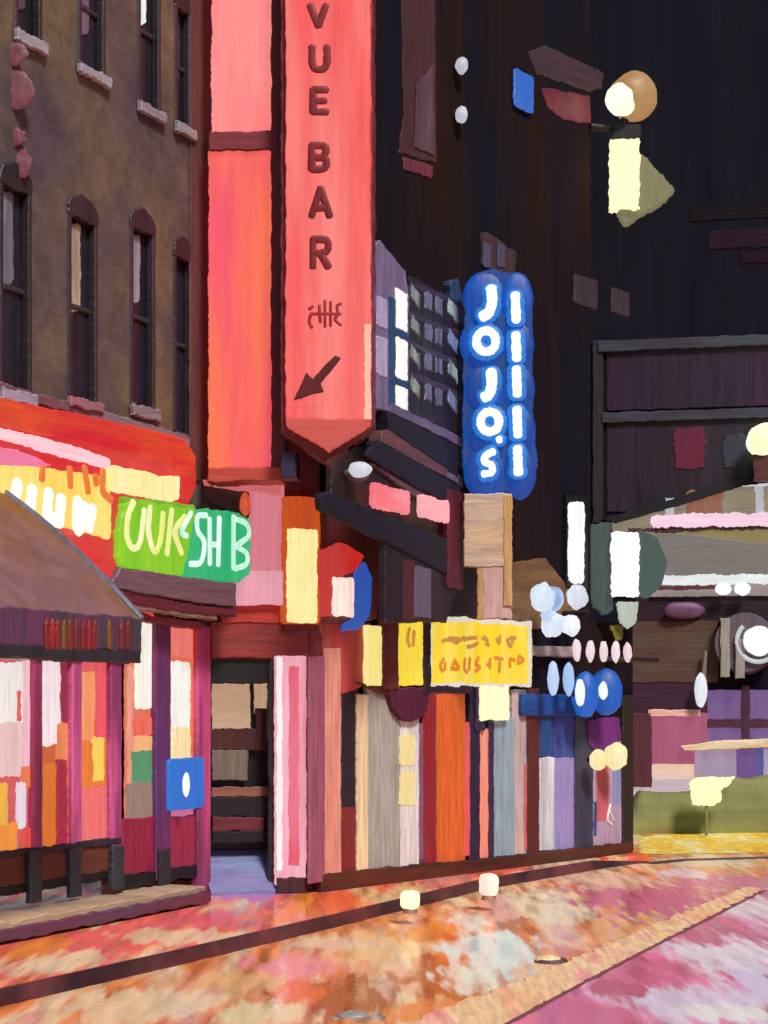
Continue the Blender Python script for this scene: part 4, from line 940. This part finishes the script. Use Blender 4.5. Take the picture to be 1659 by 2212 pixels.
for x in (1446, 1640): board('white_mullion', PF, (x-9, x+9, 1045 if x > 1500 else 1075, 1110), lit((196, 196, 206), .85), gal, .16, .26, jit=.015)
board('white_mullion', PF, (1590, 1800, 1030, 1048), lit((216, 218, 222), .9, strokes='h'), gal, .16, .27, jit=.015)
board('white_tube', PF, (1412, 1800, 1240, 1262), lit((224, 230, 232), 1.0, strokes='h'), gal, .16, .32, jit=.02, rnd=.05)
board('counter_rail', PF, (1404, 1800, 1260, 1287), lit((168, 160, 160), .75, strokes='h', rgb2=(120, 92, 90)), gal, .16, .28)
board('brown_strip', PF, (1404, 1560, 1264, 1274), mat((92, 52, 52), strokes='h'), gal, .281, .30, jit=.01)
for x in (1562, 1604): link('spot', blob_bm(PF.P(*PF.sz(x, 1272, .3), .28), .13, squash=(1, .4, .8)), lit((244, 246, 248), 1.1), gal, smooth=True)
board('dark_fascia', PF, (1370, 1800, 1287, 1345), mat((40, 18, 32), strokes='h', rgb2=(24, 16, 22)), fb_, .001, .14)
s, z = PF.sz(1478, 1318, .2)
link('purple_sign', blob_bm(PF.P(s, z, .14), .34, squash=(1, .2, .42)), mat((104, 66, 92), rgb2=(70, 54, 100)), fb_, smooth=True)
board('brown_panel', PF, (1360, 1552, 1342, 1474), mat((82, 58, 50), strokes='h', rgb2=(86, 74, 62), amt=.8), fb_, .001, .16, rnd=.05)
board('purple_recess', PF, (1355, 1530, 1470, 1545), mat((50, 22, 46), strokes='h', rgb2=(66, 36, 66)), fb_, .001, .12)
board('brown_pier', PF, (1350, 1408, 1540, 1700), mat((86, 42, 58), rgb2=(70, 44, 44)), fb_, .001, .2)
board('pink_panel', PF, (1402, 1530, 1540, 1650), lit((172, 90, 122), .85, rgb2=(160, 80, 110)), fb_, .001, .15)  # wall panel given its own glow to brighten it
board('pink_head', PF, (1400, 1512, 1533, 1548), mat((236, 190, 180), strokes='h'), fb_, .151, .2)
pw = board('window', PF, (1528, 1760, 1490, 1622), lit((120, 90, 144), .85, rgb2=(104, 80, 128)), fb_, .001, .13)  # panes given a glow to lift the dark far wall
board('glazing_bar', PF, (1601, 1620, 1480, 1625), mat((70, 36, 60)), pw, .131, .2)
board('glazing_bar', PF, (1528, 1760, 1553, 1572), mat((78, 40, 60), strokes='h'), pw, .131, .19)
board('peach_base', PF, (1360, 1508, 1640, 1694), lit((234, 196, 170), .9, strokes='h', rgb2=(220, 196, 196)), fb_, .001, .10)  # wall base made to glow so it reads brighter
board('pale_base', PF, (1350, 1900, 1684, 1772), lit((206, 188, 192), .85, strokes='h', rgb2=(190, 170, 190)), fb_, .001, .11)  # same added glow on the lower base
# round lamp in a grey shroud on the far wall
rl = thing('round_wall_lamp', 'bright round white lamp in a grey drum shroud on the far brown wall', 'lamp', PF.P(PF.hit(1630)[0], 2.7))
s, z = PF.sz(1622, 1392, .2)
link('shroud', tube_bm(PF.P(s-.1, z+.02, .02), PF.P(s-.1, z+.02, .32), .50, .46, n=28), mat((84, 78, 88), rgb2=(108, 90, 108)), rl)
s, z = PF.sz(1638, 1384, .4)
link('lens', blob_bm(PF.P(s, z, .36), .24, squash=(1, .5, 1)), lit((240, 242, 248), 1.15), rl, smooth=True)
tr_ = bmesh.new()
pts = [PF.P(s+.33*math.cos(t), z+.33*math.sin(t), .36) for t in [math.pi*(.75+1.1*k/16) for k in range(17)]]
for p_, q_ in zip(pts, pts[1:]): tube_bm(p_, q_, .035, bm=tr_, n=8)
link('rim', tr_, lit((206, 210, 216), .8), rl)
board('side_bar', PF, (1556, 1576, 1335, 1462), mat((150, 148, 142), rgb2=(120, 120, 116)), rl, .2, .80)
board('side_bar', PF, (1588, 1608, 1380, 1465), mat((150, 146, 142)), rl, .2, .86)
sw = thing('slim_wall_lamp', 'slim upright white lamp between the brown panel and the purple window', 'lamp', PF.P(PF.hit(1514)[0], 1.9))
s, z = PF.sz(1514, 1490, .3)
link('tube', blob_bm(PF.P(s, z, .25), .13, squash=(.8, .6, 2.1)), lit((226, 230, 238), 1.0), sw, smooth=True)
link('stem', tube_bm(PF.P(s+.03, z+.1, .22), PF.P(s+.07, z+.62, .20), .04, .03), mat((130, 110, 112)), sw)
gl_ = thing('globe_wall_lamp', 'warm white globe lamp above the cream arcade roof at the picture edge', 'lamp', PF.P(PF.hit(1645)[0], 6.0))
s, z = PF.sz(1650, 950, .5)
link('globe', blob_bm(PF.P(s, z, .4), .27, jit=.05), lit((250, 244, 220), 1.2, rgb2=(246, 214, 130)), gl_, smooth=True)
link('bracket', slab_bm(PF, [(s-.16, z-.62), (s+.16, z-.62), (s+.16, z-.22), (s-.16, z-.22)], .001, .5), mat((84, 48, 42)), gl_)

# ------------------------------------------------------------------ lamp post at the corner
lpst = thing('bracket_lantern', 'tan globe lamp above a cream lantern box high at the dark wall corner', 'lantern', PC.P(PC.hit(1352)[0], 6.5))
sx = PC.hit(1350)[0]
cw = PR.P(PR.hit(1274)[0], PC.sz(1350, 282)[1], 0)
ab = tube_bm(cw, PC.P(sx, cw.z, .0), .05, .04)
tube_bm(PC.P(sx, cw.z-.15, 0), PC.P(sx, cw.z+.18, 0), .045, .045, bm=ab)
link('bracket_arm', ab, BLACK, lpst)
def onC(x, y, off): 
    s, z = PC.sz(x, y, off); return PC.P(s, z, off)
link('globe', blob_bm(onC(1368, 210, .0), .285, jit=.05), lit((186, 142, 92), .75, rgb2=(206, 168, 110), strokes='b'), lpst, smooth=True)
link('bulb', blob_bm(onC(1340, 216, .22), .175, jit=.07, squash=(1, .6, 1.08)), lit((250, 244, 214), 1.25), lpst, smooth=True)
board('lantern', PC, (1318, 1382, 300, 450), lit((250, 240, 186), 1.2), lpst, -.05, .18, jit=.014, rnd=.03)
board('shade', PC, None, lit((136, 134, 104), .6, rgb2=(160, 150, 90)), lpst, -.08, .1, poly=[(1382, 330), (1402, 345), (1460, 410), (1440, 430), (1350, 486), (1334, 452), (1382, 446)], jit=.014, rnd=.03)
board('collar', PC, (1322, 1385, 268, 298), BLACK, lpst, -.16, .12)
ps = thing('lit_sign_box', 'bright white upright light box between the two sides of its dull green halo at the terrace corner', 'light box', PC.P(sx, 2.4, 0))
board('face', PC, (1321, 1381, 1150, 1288), lit((248, 248, 240), 1.2), ps, .12, .24, jit=.014, rnd=.03)
board('lamp_halo', PC, None, lit((78, 104, 98), .55, rgb2=(60, 84, 84)), ps, .0, .16, poly=[(1380, 1140), (1420, 1160), (1442, 1215), (1430, 1265), (1400, 1292), (1380, 1288)], rnd=.05)  # green halo of the white lamp, shaped as a dim glowing panel
board('lamp_halo', PC, None, lit((74, 98, 94), .5, rgb2=(50, 66, 66)), ps, .0, .14, poly=[(1268, 1136), (1322, 1130), (1324, 1320), (1300, 1330), (1268, 1290)], jit=.02)  # other side of the green halo, also a glowing panel
cn = thing('cone_lantern', 'pale tapered lantern with a yellow green tip under the white light box', 'lantern', PC.P(sx, 2.1, 0))
board('shade', PC, None, lit((196, 206, 196), .85, rgb2=(160, 170, 150)), cn, .08, .22, poly=[(1332, 1300), (1380, 1300), (1374, 1345), (1358, 1358), (1340, 1345)], rnd=.02)
board('finial', PC, None, mat((110, 106, 22)), cn, .02, .12, poly=[(1318, 1352), (1350, 1345), (1345, 1380), (1328, 1385)], jit=.02)
tl = thing('tube_light', 'single white vertical tube light on the end of the terrace wall', 'light', PR.P(PR.hit(1248)[0], 2.8))
board('tube', PR, (1232, 1264, 1085, 1258), lit((236, 238, 240), 1.1), tl, .2, .3, jit=.014, rnd=.07)
board('mount', PR, (1226, 1270, 1070, 1270), BLACK, tl, .02, .2)

# ------------------------------------------------------------------ small street pieces
for x, y0, y1, c, lab in ((886, 1926, 1972, (250, 226, 150), 'short cream glowing dab of reflected light on the pavement edge'), (1056, 1888, 1944, (244, 190, 176), 'short pinkish white glowing dab of reflected light nearer the corner')):
    g = ground(x, y1, G); r = 24*g.y/F
    h = (y1-y0)*g.y/F
    b = thing('reflection_dab', lab, 'reflection', g, 'reflected light dabs on the kerb')  # lamp reflections on the wet ground, modelled as small glowing bodies
    hb_ = blob_bm((0, 0, 0), 1, jit=.05)
    for v_ in hb_.verts:
        q_ = v_.co; k_ = (abs(q_.x)**4+abs(q_.y)**4+abs(q_.z)**4)**.25/max(q_.length, 1e-6)
        q_ = q_/max(k_, .8)*.86
        v_.co = Vector((g.x+q_.x*r, g.y+q_.y*r, G+.02+h*.5+q_.z*h*.5))
    link('glow_head', hb_, lit(c, 1.5, rgb2=(250, 240, 220)), b, smooth=True)
    link('base', tube_bm(g+Vector((0, 0, -.0)), g+Vector((0, 0, .04)), r*.7, r*.6), mat((150, 110, 92)), b)
g = ground(1185, 2078)
rs = thing('road_stud', 'round cream and grey road stud lying in the middle of the road', 'road stud', g)
link('dome', blob_bm((g.x, g.y, .012), .10, squash=(1, 1.0, .4)), mat((224, 196, 120), rgb2=(236, 230, 220)), rs, smooth=True)
link('rim', tube_bm((g.x+.02, g.y, 0), (g.x+.02, g.y, .025), .13, .11, n=20), mat((86, 60, 62)), rs)
for x, y, r, lab in ((762, 2196, .11, 'larger grey metal stud in the wet road, with a pale rim'), (815, 2199, .06, 'faint small grey metal stud beside the larger one'), (722, 2200, .035, 'tiny grey pebble like stud nearest the kerb')):
    g = ground(x, y); r *= .9
    d_ = thing('metal_stud', lab, 'road stud', g, 'metal studs in the road')
    link('dome', blob_bm((g.x, g.y, .0), r, squash=(1, .8, .35)), mat((92, 92, 90), rgb2=(190, 190, 186), rough=.35), d_, smooth=True)

# ------------------------------------------------------------------ low hedge on the far kerb, panels and lamp behind it
board('lavender_panel', PF, (1500, 1594, 1618, 1700), lit((170, 150, 174), .85, rgb2=(150, 128, 166)), fb_, .13, .22)  # these three panels carry an added glow to brighten them
board('blue_panel', PF, (1590, 1650, 1618, 1712), lit((84, 90, 150), .85, rgb2=(126, 76, 134), amt=.8), fb_, .13, .23)
board('pale_panel', PF, (1648, 1800, 1618, 1712), lit((182, 168, 200), .85, rgb2=(150, 130, 172)), fb_, .13, .22)
cnp = board('shop_ledge', PF, None, mat((238, 206, 130), strokes='h', rgb2=(244, 232, 206), amt=.9), None, .13, .45, poly=[(1470, 1612), (1560, 1600), (1800, 1590), (1800, 1612), (1480, 1622)], loc=PF.P(PF.hit(1600)[0], 1.2))
tag(cnp, 'thin pale yellow ledge under the purple window of the far building', 'ledge')
gH = [ground(1364, 1802), ground(1960, 1797)]
PH = Plane(gH[0].xy, gH[1].xy)
hg = thing('hedge', 'low olive green hedge along the far kerb, yellower in its middle', 'hedge', gH[0])
LH = (gH[1]-gH[0]).length
def htop(s):
    px = 1364+s/LH*596
    e = min(1, max(0, (px-1364)/28)); k = min(1, max(0, (px-1500)/90)); k = k*k*(3-2*k)
    return (.16+.44*math.sqrt(e))+.20*k+.05*noise.noise(Vector((s*2.2, 3, 0)))
random.seed(5)
hb = bmesh.new(); NS, NC = 220, 20; rows = []
for i in range(NS+1):
    s = LH*i/NS; hh = htop(s); row = []
    for j in range(NC+1):
        a = math.pi*j/NC
        o = .30*math.cos(a)*(1-.25*math.sin(a)); z = hh*min(1, math.sin(a)*1.15)**.7
        dd = .05*noise.noise(Vector((s*3, o*5, z*5)))+.014*noise.noise(Vector((s*15, o*17, z*19)))
        row.append(hb.verts.new(PH.P(s, max(0, z+dd*.8*math.sin(a)), o+dd-.3)))
    rows.append(row)
for a, b in zip(rows, rows[1:]):
    for j in range(NC): hb.faces.new((a[j], a[j+1], b[j+1], b[j]))
hb.faces.new(rows[0]); hb.faces.new(rows[-1])
OLM = mat((116, 120, 80), strokes='h', rgb2=(152, 142, 40), amt=.8, rough=.9, scale=.18, var=.2)
link('foliage', hb, OLM, hg, smooth=True)
gl2 = ground(1526, 1806)
dl = thing('cream_floodlight', 'cream floodlight with a flared hood standing in front of the olive hedge', 'lamp', gl2)
PD = Plane((0, gl2.y), (1, gl2.y))
board('lens', PD, None, lit((252, 242, 190), 1.1, rgb2=(250, 232, 170)), dl, -.12, .06, poly=[(1492, 1690), (1510, 1680), (1590, 1678), (1578, 1694), (1556, 1708), (1560, 1730), (1540, 1742), (1500, 1740)], jit=.012, rnd=.03)
link('stake', tube_bm(gl2, (gl2.x, gl2.y, .46), .02), mat((120, 120, 70)), dl)

# ------------------------------------------------------------------ light
w = bpy.data.worlds.new('World'); scene.world = w; w.use_nodes = True
nt = w.node_tree; bg = nt.nodes['Background']
sky = nt.nodes.new('ShaderNodeTexSky'); sky.sky_type = 'NISHITA'; sky.sun_disc = False
EL, AZ = math.radians(48), math.radians(155)        # sun direction: from behind the camera, over the right shoulder
sky.sun_elevation = EL; sky.sun_rotation = AZ
nt.links.new(sky.outputs[0], bg.inputs[0]); bg.inputs[1].default_value = .05
sun = bpy.data.lights.new('sun', 'SUN'); sun.energy = 3.9; sun.angle = math.radians(12); sun.color = (1, .93, .86)
so = bpy.data.objects.new('sun', sun); COL.objects.link(so)
dirv = Vector((math.sin(AZ)*math.cos(EL), math.cos(AZ)*math.cos(EL), math.sin(EL)))
so.rotation_euler = dirv.to_track_quat('Z', 'Y').to_euler()

cam = bpy.data.cameras.new('camera'); co = bpy.data.objects.new('camera', cam); COL.objects.link(co)
co.location = (0, 0, H); co.rotation_euler = (math.radians(90), 0, 0)
cam.sensor_fit = 'HORIZONTAL'; cam.sensor_width = 36; cam.lens = F/IW*36
cam.shift_x = 0; cam.shift_y = (HY-IH/2)/IW
cam.clip_end = 1000
scene.camera = co
vs = scene.view_settings
vs.view_transform = 'Standard'; vs.look = 'None'; vs.gamma = 1; vs.exposure = 0
scene.cycles.use_denoising = True
